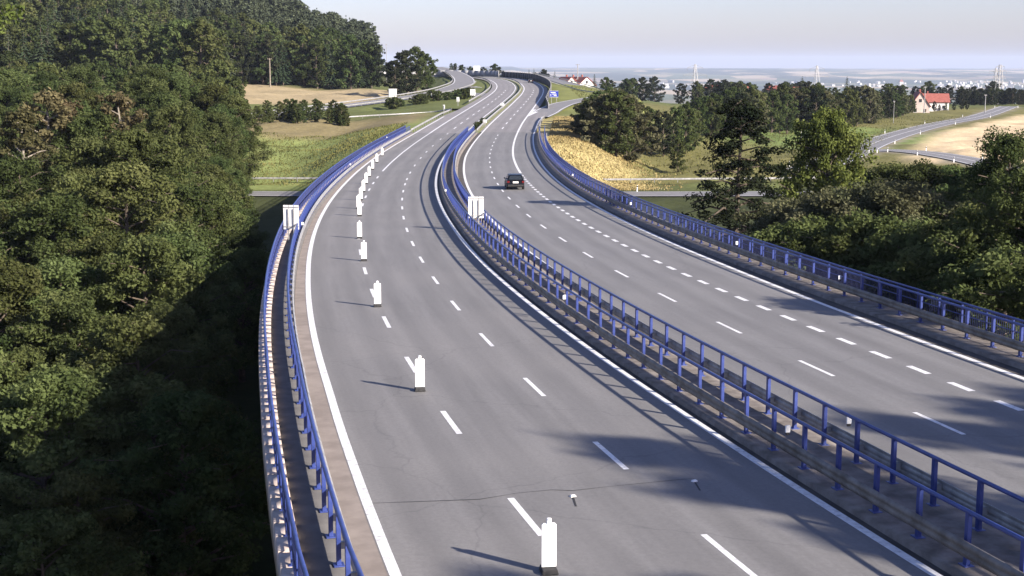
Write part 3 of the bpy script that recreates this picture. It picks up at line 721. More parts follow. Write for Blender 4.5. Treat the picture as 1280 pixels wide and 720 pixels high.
# road studs with their cable slots
for px, py, lab in ((868, 598, 'small white road sensor in the shade near the median line'), (716, 617, 'small white road sensor between the two nearest lane dashes')):
    c = atz(px, py, .0); t = tag(empty('road_sensor', (c[0], c[1], float(prof(c[1])) + .003), .5), lab, 'road sensor', 'sensors set into the left lanes')
    b = MB(); b.box((0, 0, .02), (.16, .1, .04), taper=(.7, .7)); obj('cap', b.mesh('cap', M['white']), t)
    b = MB(); b.box((-.2, -.42, .002), (.05, .75, .004), Matrix.Rotation(-.45, 3, 'Z')); obj('sealed_slot', b.mesh('sealed_slot', M['black']), t)

# thin sealed crack running across the left lanes past the sensors
cr = [atz(px, py, float(prof(35.)) + .002) for px, py in ((462, 629), (520, 627), (600, 624), (648, 616), (690, 612), (716, 613), (760, 608), (800, 604), (840, 600), (868, 597.5))]
V = []
for i, p in enumerate(cr):
    w = .006 + .006 * (i % 3); V += [(p[0], p[1] - w, float(prof(p[1])) + .006), (p[0], p[1] + w, float(prof(p[1])) + .006)]
obj('sealed_crack', mesh_np('sealed_crack', V, [(2 * i, 2 * i + 2, 2 * i + 3, 2 * i + 1) for i in range(len(cr) - 1)], M['black']), left_road)

# ------------------------------------------------------------------ cars
def make_car(label, loc, rz, detail=True):
    t = tag(empty('car', loc, rz), label, 'car')
    # side profile in (y,z), car heads to +y
    body = [(-2.15, .32), (-2.2, .55), (-2.16, .86), (-2.02, .98), (1.0, 1.0), (1.9, .88), (2.16, .68), (2.2, .4), (2.1, .26), (-2.05, .26)]
    b = MB(); b.prism(body, -.88, .88, axis='x'); bodyo = obj('body', b.mesh('body', M['carpaint'], bevel=.07), t)
    b = MB(); vs = []
    low = [(-2.0, .95), (1.05, .98)]; top = [(-1.6, 1.46), (-1.3, 1.52), (-.2, 1.53), (.2, 1.48)]
    prof_c = [(-2.05, .94), (-1.72, 1.44), (-1.4, 1.51), (-.15, 1.52), (.25, 1.46), (1.15, .96)]
    n = len(prof_c); vs = []
    for s in (-1, 1):
        for (y, z) in prof_c: vs.append((s * lerp(.83, .63, max(0, (z - .95) / .57)), y, z))
    fs = [(i, (i + 1) % n, n + (i + 1) % n, n + i) for i in range(n)] + [tuple(range(n))[::-1], tuple(range(n, 2 * n))]
    b.add(vs, fs); obj('cabin', b.mesh('cabin', M['carpaint'], bevel=.05), t)
    # windows
    def quad(name, pts):
        b = MB(); n_ = (Vector(pts[1]) - Vector(pts[0])).cross(Vector(pts[3]) - Vector(pts[0])).normalized() * .012
        b.add([Vector(p) + n_ for p in pts] + [Vector(p) - n_ for p in pts], [(0, 1, 2, 3), (7, 6, 5, 4), (0, 4, 5, 1), (1, 5, 6, 2), (2, 6, 7, 3), (3, 7, 4, 0)])
        return obj(name, b.mesh(name, M['glass']), t)
    quad('rear_window', [(-.66, -2.0, 1.03), (.66, -2.0, 1.03), (.55, -1.76, 1.4), (-.55, -1.76, 1.4)])
    quad('windscreen', [(-.68, 1.06, 1.02), (.68, 1.06, 1.02), (.56, .32, 1.43), (-.56, .32, 1.43)])
    for s in (-1, 1):
        quad('side_window', [(s * .825, -1.65, 1.02), (s * .825, -.35, 1.02), (s * .69, -.4, 1.42), (s * .69, -1.45, 1.42)])
        quad('side_window', [(s * .825, -.25, 1.02), (s * .825, .85, 1.02), (s * .69, .3, 1.42), (s * .69, -.3, 1.42)])
        b = MB(); b.box((s * .74, -2.17, .82), (.24, .08, .2)); obj('tail_light', b.mesh('tail_light', M['lamp_red'], bevel=.02), t)
        b = MB(); b.box((s * .97, .75, 1.0), (.16, .12, .12)); obj('mirror', b.mesh('mirror', M['carpaint'], bevel=.03), t)
        for y in (-1.35, 1.35):
            b = MB(); b.tube((s * .7, y, .33), (s * .92, y, .33), .33, n=20); w = obj('wheel', b.mesh('tyre', M['black'], bevel=.03), t)
            b = MB(); b.tube((s * .9, y, .33), (s * .935, y, .33), .2, n=14); obj('rim', b.mesh('rim', M['rim']), w)
    b = MB(); b.box((0, -2.2, .78), (.56, .03, .17)); obj('number_plate', b.mesh('number_plate', M['plate']), t)
    b = MB(); b.box((0, -2.2, .45), (1.6, .1, .2)); obj('bumper', b.mesh('bumper', M['black'], bevel=.04), t)
    return t
yc = 126.0
for yy in np.arange(100, 180, .1):
    q = at(643, 237.5, yy)
    if q[2] <= float(prof(yy)): yc = yy; break
make_car('black hatchback driving away in the right carriageway', (q[0], q[1] + 2.1, float(prof(yc))), -theta(yc))
qq = P(np.array(560.), 10.6, 0); make_car('distant dark car under the far noise wall', tuple(qq), -theta(560.))

# ------------------------------------------------------------------ trees
def quads_mesh(name, C, A, B_, mat):
    """rhombic leaves: centre C, half axes A and B_"""
    n = len(C); V = np.empty((n, 4, 3)); V[:, 0] = C - A; V[:, 1] = C - B_ * .8; V[:, 2] = C + A; V[:, 3] = C + B_ * .8
    return mesh_np(name, V.reshape(-1, 3), np.arange(n * 4).reshape(n, 4), mat)
def rnd_unit(g, n):
    v = g.normal(size=(n, 3)); return v / np.linalg.norm(v, axis=1)[:, None]
def leaves(g, cen, rad, per, size, flat=.75, up=.55):
    """scatter leaves in clumps"""
    k = np.repeat(np.arange(len(cen)), per); n = len(k)
    d = rnd_unit(g, n) * (g.random(n) ** .45)[:, None]
    d[:, 2] *= flat
    C = cen[k] + d * rad[k][:, None]
    nrm = d * .7 + rnd_unit(g, n) * .75; nrm[:, 2] += up; nrm /= np.linalg.norm(nrm, axis=1)[:, None]
    a = np.cross(nrm, rnd_unit(g, n)); a /= np.linalg.norm(a, axis=1)[:, None] + 1e-9
    b = np.cross(nrm, a)
    s = size * (.6 + .8 * g.random(n))[:, None]
    return C, a * s, b * s * .7
def limb_mesh(name, segs, mat, n=6):
    b = MB()
    for a, c, r1, r2 in segs: b.tube(a, c, r1, r2, n)
    return b.mesh(name, mat)
def broadleaf(seed, H, Rw, nb, per, size, mat, crown0=.22, open_=.0, bark='bark', layered=False):
    """trunk + limbs + crown whose leaf clumps sit on the limbs"""
    g = np.random.default_rng(seed); segs = []; cen = []; rad = []
    lean = g.normal(0, .02, 2)
    tr = lambda z: np.array([lean[0] * z + .12 * math.sin(z * .5 + seed), lean[1] * z + .12 * math.cos(z * .43 + seed), z])
    zz = np.linspace(0, H * .9, 8)
    for a, c in zip(zz[:-1], zz[1:]): segs.append((tr(a), tr(c), .019 * H * (1 - a / H) + .03, .019 * H * (1 - c / H) + .03))
    segs[0] = (tr(-1.0), segs[0][1], .03 * H, segs[0][3])
    for i in range(nb):
        u = (i + g.random()) / nb
        z = H * (crown0 + (.97 - crown0) * u)
        if layered: r = Rw * (1.0 - .88 * u) ** .75 * (.75 + .4 * g.random())
        else: r = Rw * math.sqrt(max(.06, 1 - (2 * (u * .92 + .06) - .9) ** 2)) * (.62 + .5 * g.random())
        az = 2.39996 * i + g.normal(0, .35)
        dz = (-.05 if layered else .35) * r + g.normal(0, .05) * r
        p0 = tr(z - .12 * r * (0 if layered else 1)); p1 = tr(min(z, H * .92)) + np.array([r * math.cos(az), r * math.sin(az), dz * (1 - u * .6)])
        if p1[2] > H: p1[2] = H - g.random() * .5
        mid = (p0 + p1) / 2 + g.normal(0, .06, 3) * r + np.array([0, 0, .08 * r])
        rr = .0085 * H * (1 - .7 * u)
        segs.append((p0, mid, rr, rr * .65)); segs.append((mid, p1, rr * .65, .02))
        m = 4 if layered else 5
        for k in range(m):
            t = .35 + .65 * (k + g.random() * .8) / m
            p = (1 - t) ** 2 * p0 + 2 * t * (1 - t) * mid + t * t * p1
            cr = Rw * ((.11 + .1 * g.random()) if layered else (.115 + .115 * g.random())) * (1.05 - .35 * u)
            p = p + g.normal(0, .5, 3) * cr * np.array([1, 1, .6])
            if g.random() < open_: continue
            cen.append(p); rad.append(cr)
    cen.append(tr(H * .95)); rad.append(Rw * .2)
    cen = np.array(cen); rad = np.array(rad)
    C, A, B_ = leaves(g, cen, rad, per, size, .42 if layered else .8, .9 if layered else .5)
    return limb_mesh('trunk', segs, M[bark]), quads_mesh('crown', C, A, B_, M[mat])
def conifer(seed, H, Rw, layers, mat, per=5, z0=.12, size=.55):
    g = np.random.default_rng(seed); Cs = []; As = []; Bs = []
    for i in range(layers):
        u = (i + .5 * g.random()) / layers; z = H * (z0 + (1 - z0) * u)
        r = Rw * (1 - u) ** .82 * (.8 + .35 * g.random()) + .15
        nbr = max(4, int(9 * (1 - u) + 4))
        for k in range(nbr):
            az = 2 * math.pi * (k + g.random() * .7) / nbr + i
            rr = r * (.72 + .45 * g.random()); d = np.array([math.cos(az), math.sin(az), 0])
            for q in range(per):
                t = (q + .6 + .4 * g.random()) / per
                p = d * rr * t + np.array([0, 0, z - .42 * rr * t * t + .1 * rr * t]) + g.normal(0, .08, 3)
                wdt = size * (.55 + .6 * (1 - t)) * (.35 + .8 * (1 - u)) * (.7 + .6 * g.random())
                ax = d + np.array([0, 0, -.5 - .3 * g.random()]); ax /= np.linalg.norm(ax)
                sd_ = np.cross(ax, [0, 0, 1]) + g.normal(0, .35, 3); sd_ /= np.linalg.norm(sd_)
                Cs.append(p); As.append(ax * max(.3, rr / per * 1.0)); Bs.append(sd_ * wdt)
    return limb_mesh('trunk', [((0, 0, -1), (0, 0, H * .97), .013 * H, .03)], M['bark']), quads_mesh('crown', np.array(Cs), np.array(As), np.array(Bs), M[mat])
KIND = {}
def proto(k, H, pair): KIND.setdefault(k, []).append((H, pair))
for s in range(3): proto('big_olive', 14, broadleaf(100 + s, 14, 4.6, 54, 160, .112, 'leaf_olive', .12))
for s in range(2): proto('big_green', 14, broadleaf(200 + s, 14, 4.9, 54, 160, .112, 'leaf_green', .12))
for s in range(2): proto('big_willow', 15, broadleaf(300 + s, 15, 5.4, 62, 150, .1, 'leaf_willow', .04))
for s in range(2): proto('bush_green', 12, broadleaf(350 + s, 12, 4.6, 56, 140, .1, 'leaf_olive', .04))
proto('layered_dark', 16, broadleaf(400, 16, 5.0, 64, 95, .115, 'leaf_dark', .12, .12, layered=True))
proto('corner', 30, broadleaf(415, 30, 4.2, 40, 90, .12, 'leaf_bright', .8, .05))
proto('tall_green', 26, broadleaf(430, 26, 6.0, 66, 150, .12, 'leaf_green', .3, .18))
proto('tall_green', 26, broadleaf(431, 26, 6.2, 66, 150, .12, 'leaf_olive', .2, .12))
proto('bright', 15, broadleaf(410, 15, 4.9, 74, 130, .125, 'leaf_bright', .12, .05))
for s in range(2): proto('dry', 14, broadleaf(420 + s, 14, 3.0, 40, 70, .13, 'leaf_dry', .2, .2, bark='bark_pale'))
for s in range(2): proto('mid_olive', 12, broadleaf(500 + s, 12, 3.9, 32, 48, .25, 'leaf_olive', .06))
for s in range(2): proto('mid_green', 12, broadleaf(510 + s, 12, 4.1, 32, 48, .25, 'leaf_green', .06))
proto('mid_willow', 10, broadleaf(520, 10, 4.0, 30, 48, .24, 'leaf_willow', .03))
proto('mid_dark', 12, broadleaf(530, 12, 4.2, 32, 48, .25, 'leaf_dark', .06))
for s in range(2): proto('low_shrub', 3, broadleaf(540 + s, 3, 2.0, 16, 22, .2, 'leaf_green', .02))
for s in range(3): proto('spruce', 22, conifer(600 + s, 22, 3.7, 24, 'needle'))
for s in range(2): proto('grey_spruce', 22, conifer(610 + s, 22, 3.9, 24, 'needle_b'))
COUNT = {}
def tree(kind, x, y, H, label, group, name=None, cat='tree', widen=1.0, z=None, rz=None):
    pr = KIND[kind]; i = COUNT.get(kind, 0); COUNT[kind] = i + 1
    H0, (tm, cm) = pr[i % len(pr)]
    z = h1(x, y) if z is None else z
    t = empty(name or 'broadleaf_tree', (x, y, z - .1), random.uniform(0, 6.28) if rz is None else rz)
    s = H / H0; t.scale = (s * widen, s * widen, s)
    tag(t, label, cat, group)
    obj('trunk', tm, t); obj('crown', cm, t)
    return t
def ptree(kind, px, Y, top, label, group=None, **kw):
    """tree seen at photo column px, Y metres ahead, its top at photo row top"""
    c = at(px, top, Y); z = h1(c[0], Y); return tree(kind, c[0], Y, c[2] - z, label, group, z=z, **kw)

ORD = ['leftmost', 'second', 'third', 'fourth', 'fifth', 'sixth', 'seventh', 'eighth', 'ninth', 'tenth', 'eleventh', 'twelfth', 'thirteenth', 'fourteenth', 'fifteenth']
def row(items, phrase, group, **kw):
    """trees of one clump, told apart by their order from the left"""
    items = sorted(items)
    for i, (px, Y, top, kind) in enumerate(items):
        lab = (ORD[i] + ' ' + phrase) if i == 0 else (ORD[i] + ' ' + phrase.replace(' in ', ' from the left in ', 1))
        ptree(kind, px, Y, top, lab, group, **kw)
# valley forest left of the viaduct
g = np.random.default_rng(77); placed = []; LV = []
def far_ok(x, y, d):
    for (a, b_) in placed:
        if (a - x) ** 2 + (b_ - y) ** 2 < d * d: return False
    return True
cand = []
for _ in range(9000):
    y = 42 + 360 * g.random(); u = g.random()
    xr = float(np.interp(y, [40, 60, 80, 120, 160, 200, 235, 300, 345, 400], [-13.5, -15.5, -17.5, -22.5, -31, -38, -47, -58, -66, -84]))
    xl = -.385 * y - 8
    if xl > xr - 2: xl = xr - 2
    cand.append((xl + (xr - xl) * u, y))
cand.sort(key=lambda p: p[1] + g.random() * 30)
for x, y in cand:
    d = float(np.interp(y, [40, 100, 200, 400], [5.0, 5.4, 6.2, 7.5]))
    if far_ok(x, y, d): placed.append((x, y)); LV.append((x, y))
LV = LV[:295]
for i, (x, y) in enumerate(LV):
    zt = float(np.interp(y, [40, 60, 85, 120, 160, 200, 260, 330, 400], [-12, -9, -4.2, .8, 3.6, 5.8, 8.0, 9.0, 9.5])) + g.normal(0, 1.7)
    edge = x - float(np.interp(y, [40, 60, 80, 120, 160, 200], [-13.5, -15.5, -17.5, -22.5, -31, -38]))
    if y < 200: zt = min(zt, float(np.interp(-edge, [0, 5, 12], [-2.5, .5, 9])) + float(np.interp(y, [60, 120, 180], [-1.5, .5, 1.5])))
    px = 640 + x / y * FPX
    zt += float(np.interp(px, [0, 90, 150, 230, 300], [1.2, .4, 0, .6, -2.0])) * min(1, y / 150)
    z = h1(x, y); H = max(6, zt - z)
    k = random.random()
    kind = ('big_olive' if k < .62 else 'big_green') if y < 260 else ('mid_olive' if k < .6 else 'mid_green')
    tree(kind, x, y, H, 'olive broadleaf tree crowded into the valley forest left of the viaduct' if 'olive' in kind else 'deep green broadleaf tree crowded into the valley forest left of the viaduct', 'valley forest left of the viaduct', name='forest_tree', z=z, widen=1.08 if y < 120 else 1.0)
for px, Y, top, lab in ((50, 150, 104, 'dry pale brown tree among the forest at the left border'), (155, 150, 106, 'thin tree with pale bare trunk inside the left forest'), (18, 140, 126, 'smaller dry brown tree at the very left border'), (72, 152, 116, 'second dry tree beside the pale brown one')):
    ptree('dry', px, Y, top, lab, 'dry trees in the left forest')
ptree('corner', -118, 72, -75, 'bright leafy tree reaching into the top left corner', None, widen=.9)
# wooded hill
hillpts = []; edge_row = []
for px in np.arange(286, 466, 8.5):
    Y = 532 + 10 * g.random() + (px - 286) * .06; hillpts.append((float(at(px, 100, Y)[0]), Y))
gridc = []
for y in np.arange(405, 548, 10.0):
    for x in np.arange(-.385 * y - 10, -.205 * y, 9.0): gridc.append((x + g.normal(0, 2.2), y + g.normal(0, 2.2)))
for y in np.arange(548, 1000, 11.0):
    for x in np.arange(-.385 * y - 10, -60, 10.5):
        X = x + g.normal(0, 2.6); Yy = y + g.normal(0, 2.6)
        if X > -.0975 * Yy: continue
        gridc.append((X, Yy))
gridc.sort(key=lambda p: p[1])
spr = hillpts + gridc
NSPR = 290
for i, (x, y) in enumerate(spr[:NSPR]):
    px = 640 + x / y * FPX; H = 19 + 5 * random.random() - (3 if px > 440 else 0)
    k = random.random()
    if i < len(hillpts):
        kind = 'mid_dark' if k < .3 else ('spruce' if k < .65 else 'mid_green'); H = 17 + 4 * random.random()
    else: kind = 'spruce' if k < .3 else ('grey_spruce' if k < .58 else ('mid_olive' if k < .8 else 'mid_green'))
    isS = 'spruce' in kind
    tree(kind, x, y, H, ('dark green spruce in the forest covering the hill' if kind == 'spruce' else 'greyish spruce in the forest covering the hill') if isS else ('dark broadleaf tree in the forest edge behind the stubble field' if kind == 'mid_dark' else 'round green tree among the spruces of the hill forest'), 'forest on the hill', name='spruce_tree' if isS else 'hill_tree', widen=1.25 if isS else 1.0)
rest = spr[NSPR:]
if rest:
    sels = []
    for kk, step in (('spruce', 3), ('mid_olive', 4), ('grey_spruce', 3), ('mid_green', 4)):
        H0, (tm, cm) = KIND[kk][0]
        co = np.empty(len(cm.vertices) * 3, dtype=np.float32); cm.vertices.foreach_get('co', co); sels.append(co.reshape(-1, 4, 3)[::step] * (21.0 / H0))
    VV = []
    xs = np.array([p[0] for p in rest]); ysr = np.array([p[1] for p in rest]); zs = height(xs, ysr)
    for x, y, z in zip(xs, ysr, zs):
        sel = sels[random.randrange(4)]; a = random.uniform(0, 6.28); s = random.uniform(.8, 1.1); c_, s_ = math.cos(a), math.sin(a)
        q = sel.copy(); q[..., 0], q[..., 1] = sel[..., 0] * c_ - sel[..., 1] * s_, sel[..., 0] * s_ + sel[..., 1] * c_
        cen_ = q.mean(axis=1, keepdims=True); q = cen_ + (q - cen_) * 1.5
        VV.append(q * s + np.array([x, y, z]))
    VV = np.concatenate(VV).reshape(-1, 3)
    o = obj('hill_forest_backdrop', mesh_np('hill_forest_backdrop', VV, np.arange(len(VV)).reshape(-1, 4), M['needle_b']))
    tag(o, 'mass of spruce tops on the upper part of the wooded hill', 'forest', kind='stuff')
# single trees and shrubs on the left
for px, Y, top, kind, lab, wd in ((507, 470, 62, 'mid_dark', 'large dark round tree beside the white cabinet at the field end', 1.25), (520, 480, 57, 'mid_green', 'tall paler tree rising behind the round dark tree', .95), (533, 500, 66, 'mid_green', 'smaller tree right of the large dark round tree', .9), (494, 462, 74, 'mid_dark', 'low dark tree left of the large round tree', 1.0)):
    ptree(kind, px, Y, top, lab, 'trees at the field end', widen=wd)
for i in range(44):
    px = 296 + 140 * g.random(); Y = 325 + 18 * g.random(); c = at(px, 150, Y)
    tree('mid_green' if i % 3 else 'mid_olive', c[0], Y, 2.0 + 3.4 * g.random(), 'young bushy tree in the hedge row above the green slope', 'hedge row left of the far motorway', name='hedge_tree', cat='tree')
for i in range(24):
    px = 478 + 110 * g.random(); Y = float(np.interp(px, [478, 590], [372, 420])) + 12 * g.random(); c = at(px, 130, Y)
    tree('low_shrub', c[0], Y, 1.8 + 1.6 * g.random(), 'rounded green shrub between the ramp and the slip road', 'shrubs between the ramps', name='shrub', cat='shrub')
for i in range(6):
    y = 268 + i * 5 + 3 * g.random(); o = (O['E'](y) + O['F'](y)) / 2 - .35; c = P(np.array(y), o, 0)
    tree('low_shrub', c[0], c[1], .9 + .6 * g.random(), 'low green shrub on the grassy motorway median', 'median shrubs', name='shrub', cat='shrub', z=float(c[2]) - .2, widen=.6)
for i in range(15):
    px = 562 + 62 * g.random(); Y = 780 + 60 * g.random(); c = at(px, 96, Y)
    z = h1(c[0], Y); top = at(px, 79 + 9 * g.random(), Y)[2]
    tree('mid_dark' if i % 2 else 'mid_green', c[0], Y, max(4, top - z), 'dark tree on the skyline above the light noise wall', 'skyline trees behind the crest', z=z)
for i in range(8):
    px = 655 + 44 * g.random(); Y = 850 + 40 * g.random(); z = h1(at(px, 96, Y)[0], Y); top = at(px, 84 + 8 * g.random(), Y)[2]
    tree('mid_dark' if i % 2 else 'spruce', at(px, 96, Y)[0], Y, max(4, top - z), 'dark tree on the skyline behind the dark noise wall', 'skyline trees behind the noise wall', z=z, name='skyline_tree')
# right side: embankment thicket, tree belt, valley thicket
row(((728, 268, 128, 'mid_willow'), (742, 262, 120, 'mid_olive'), (757, 258, 116, 'mid_willow'), (770, 256, 112, 'mid_olive'), (783, 262, 118, 'mid_willow'), (748, 285, 112, 'mid_green'), (765, 290, 108, 'mid_olive'), (790, 280, 122, 'mid_green'), (735, 280, 124, 'mid_willow'), (775, 275, 110, 'mid_willow'), (755, 300, 112, 'mid_olive')), 'grey green tree in the dense thicket beside the straw slope', 'thicket right of the straw slope', widen=1.15)
row(((814, 300, 134, 'mid_green'), (830, 296, 138, 'mid_dark'), (843, 300, 132, 'mid_green'), (858, 310, 128, 'mid_green'), (868, 316, 134, 'mid_olive')), 'upright tree in the short row behind the small meadow', 'trees behind the small meadow', widen=.85)
ptree('mid_green', 848, 268, 172, 'small lone tree standing in the small meadow', None, widen=.85)
for i in range(58):
    px = 860 + 285 * (i + g.random()) / 58; Y = float(np.interp(px, [860, 960, 1080, 1145], [345, 400, 450, 560])) + 40 * g.random()
    ptree(['mid_olive', 'mid_green', 'mid_green', 'mid_willow', 'mid_dark'][int(g.random() * 5)], px, Y, float(np.interp(px, [860, 930, 1000, 1080, 1145], [122, 116, 112, 114, 120])) + g.normal(0, 4.5), 'tree in the long belt behind the right meadow', 'tree belt behind the right meadow', name='belt_tree', widen=.95)
for i in range(70):
    px = 735 + 560 * g.random(); Y = 620 + 330 * g.random()
    if 1125 < px < 1240 and Y < 740: Y = 800 + 100 * g.random()
    if px > 1185: Y = 760 + 150 * g.random()
    top = float(np.interp(px, [735, 800, 850, 1000, 1130, 1200, 1290], [102, 97, 101, 103, 106, 110, 108])) + g.normal(0, 3.0)
    ptree(['mid_dark', 'mid_green', 'mid_dark', 'mid_olive'][int(g.random() * 4)], px, Y, min(top, 114), 'distant dark tree in the wooded strip below the blue plain', 'distant trees before the blue plain', name='distant_tree')
for i in range(24):
    px = 1198 + 95 * (i + g.random()) / 24; Y = 690 + 60 * g.random()
    ptree('mid_dark' if i % 3 else 'mid_green', px, Y, 109 + 4 * g.random(), 'dark tree in the wood beyond the stubble field at the right border', 'wood behind the stubble field', name='wood_tree', widen=1.1)
for px, Y, top, lab in ((1003, 640, 95, 'pointed dark spruce rising above the tree belt near the pylon'), (1059, 650, 95, 'pointed dark spruce rising above the belt left of the red house'), (743, 620, 92, 'pointed dark tree right of the red roofs')):
    ptree('spruce', px, Y, top, lab, None, name='spruce_tree', widen=1.5)
# foreground right
ptree('layered_dark', 926, 116, 112, 'tall dark tree with open layered branches right of the carriageway', None, widen=.95)
ptree('bright', 1036, 122, 128, 'full bright green tree lit on its right side', None, widen=.74)
row(((985, 104, 246, 'big_willow'), (1010, 100, 240, 'big_willow'), (1040, 98, 232, 'big_willow'), (1072, 97, 226, 'big_willow'), (1105, 95, 222, 'big_willow'), (1135, 94, 228, 'big_willow'), (1165, 93, 242, 'big_willow'), (1000, 92, 268, 'bush_green'), (1055, 88, 266, 'bush_green'), (1100, 86, 262, 'bush_green'), (1150, 84, 270, 'bush_green'), (968, 104, 268, 'bush_green'), (950, 100, 284, 'bush_green'), (1180, 80, 276, 'big_olive')), 'bush in the mass behind the right parapet railing', 'bushes behind the right railing', name='bush', cat='bush', widen=1.1)
row(((1090, 128, 208, 'big_green'), (1120, 126, 200, 'big_green'), (1155, 124, 196, 'big_green'), (1190, 122, 204, 'big_green'), (1225, 118, 200, 'big_green'), (1260, 115, 205, 'big_green'), (1210, 132, 208, 'bush_green')), 'dark tree in the row between bushes and side road', 'row before the side road')
row(((1283, 92, 150, 'tall_green'), (1222, 82, 262, 'big_olive'), (1250, 78, 248, 'big_olive'), (1275, 74, 240, 'big_green'), (1200, 76, 300, 'bush_green'), (1235, 72, 296, 'big_olive'), (1268, 68, 300, 'big_olive'), (1312, 72, 190, 'tall_green'), (1345, 60, 200, 'tall_green')), 'tree in the thicket at the right border beside the railing', 'thicket at the right border')
# trees just outside the frame on the right, whose shade lies over the road
for x, y, H, k in ((27, 22, 29, 'tall_green'), (34, 31, 26, 'tall_green'), (25.5, 11, 30, 'tall_green'), (42, 29, 30, 'tall_green'), (34, 14, 32, 'tall_green'), (38, 24, 31, 'tall_green'), (30.5, 29, 26, 'tall_green')):
    tree(k, x, y, H, 'roadside tree just beyond the right border that shades the lanes', 'shade trees beyond the right border', widen=.62)

# long grass on the slopes and meadows
M['grass_dry'] = leaf('dry_grass', (.25, .205, .085), (.38, .325, .145), (.5, .44, .23), .2, .12)
M['grass_green'] = leaf('green_grass', (.1, .11, .04), (.16, .165, .06), (.24, .225, .09), .2, .12)
def grass(name, label, mat, n, area, hgt):
    gg = np.random.default_rng(n); x = []; y = []
    while len(x) < n:
        px, Y = area(gg)
        x.append(px); y.append(Y)
    x = np.array(x); y = np.array(y); z = height(x, y); hh = hgt * (.5 + gg.random(n)); a = gg.random(n) * 6.28; w = .05 + .07 * gg.random(n)
    lean = gg.normal(0, .25, (n, 2)) * hh[:, None]
    b0 = np.stack([x - w * np.cos(a), y - w * np.sin(a), z - .05], -1); b1 = np.stack([x + w * np.cos(a), y + w * np.sin(a), z - .05], -1)
    t1 = np.stack([x + lean[:, 0] + .6 * w * np.cos(a), y + lean[:, 1] + .6 * w * np.sin(a), z + hh], -1); t0 = np.stack([x + lean[:, 0] - .6 * w * np.cos(a), y + lean[:, 1] - .6 * w * np.sin(a), z + hh * .85], -1)
    V = np.stack([b0, b1, t1, t0], 1).reshape(-1, 3)
    tag(obj(name, mesh_np(name, V, np.arange(4 * n).reshape(n, 4), M[mat])), label, 'grass', kind='stuff')
def slope_r(gg):
    while True:
        Y = 229 + 95 * gg.random(); x = XB(Y) + 18.5 + 30 * gg.random()
        if x < 22 + 3 * gg.normal(): return float(x), Y
def meadow_r(gg):
    while True:
        Y = 236 + 300 * gg.random() ** 1.6; x = 20 + 150 * gg.random()
        if x < .37 * Y and Y > np.interp(x, [60, 75, 91, 113, 175], [250, 306, 354, 420, 540]): return x, Y
def slope_l(gg):
    while True:
        Y = 236 + 68 * gg.random(); x = -22 - 45 * gg.random()
        if x < XB(Y) - 8.5: return x, Y
grass('dry_grass', 'tall straw coloured grass on the embankment right of the viaduct end', 'grass_dry', 26000, slope_r, .2)
grass('meadow_grass', 'rough yellow green grass of the right meadow', 'grass_green', 16000, meadow_r, .32)
grass('slope_grass', 'green grass of the slope left of the viaduct end', 'grass_green', 14000, slope_l, .22)

# ------------------------------------------------------------------ noise wall beyond the crest
def noise_wall(label, y0, y1, fo, hgt, mat, pitch):
    base = P(np.array(y0), fo(y0), -.2); t = tag(empty('noise_wall', base), label, 'noise wall'); inv = Matrix.Translation(-Vector(base))
    ys = along(fo, y0, y1, pitch); ys = np.concatenate([[y0], ys])
    for a, b_ in zip(ys[:-1], ys[1:]):
        hh = hgt(a)
        o = obj('wall_panel', sweep('wall_panel', a, b_, [(fo, 0, -.3), (fo, 0, hh), (fo, .16, hh), (fo, .16, -.3)], mat, True, 100)); o.parent = t; o.matrix_parent_inverse = inv
        bm = MB(); bm.box((0, 0, hh / 2), (.26, .26, hh + .4)); o = obj('post', bm.mesh('post', M['galv']), None, P(np.array(a), fo(a) + .08, 0), -theta(a)); o.parent = t; o.matrix_parent_inverse = inv
noise_wall('noise wall coloured dark for its shaded face, curving along the right edge of the far motorway', 352, 708, lambda y: O['D'](y) + np.interp(y, [352, 380], [3.8, 2.4]), lambda y: float(np.interp(y, [352, 400, 600], [1.2, 2.0, 2.6])), M['wall_shaded'], 8.0)
noise_wall('noise wall coloured light for its sunlit face, facing the camera at the motorway crest', 708, 762, lambda y: O['D'](y) + 2.4, lambda y: 3.0, M['wall_sunlit'], 6.0)
c = at(596, 88, 760); t = tag(empty('gantry_board', (c[0], c[1], h1(c[0], c[1]))), 'white board on a frame standing above the light noise wall', 'sign')
zt = at(596, 82.5, 760)[2] - t.location.z; b = MB(); b.box((0, 0, zt - 1.2), (3.4, .2, 2.4)); obj('panel', b.mesh('panel', M['white'], bevel=.03), t)
for s in (-1, 1): b = MB(); b.box((s * 1.4, .2, (zt - .3) / 2), (.22, .22, zt - .3)); obj('post', b.mesh('post', M['galv']), t)

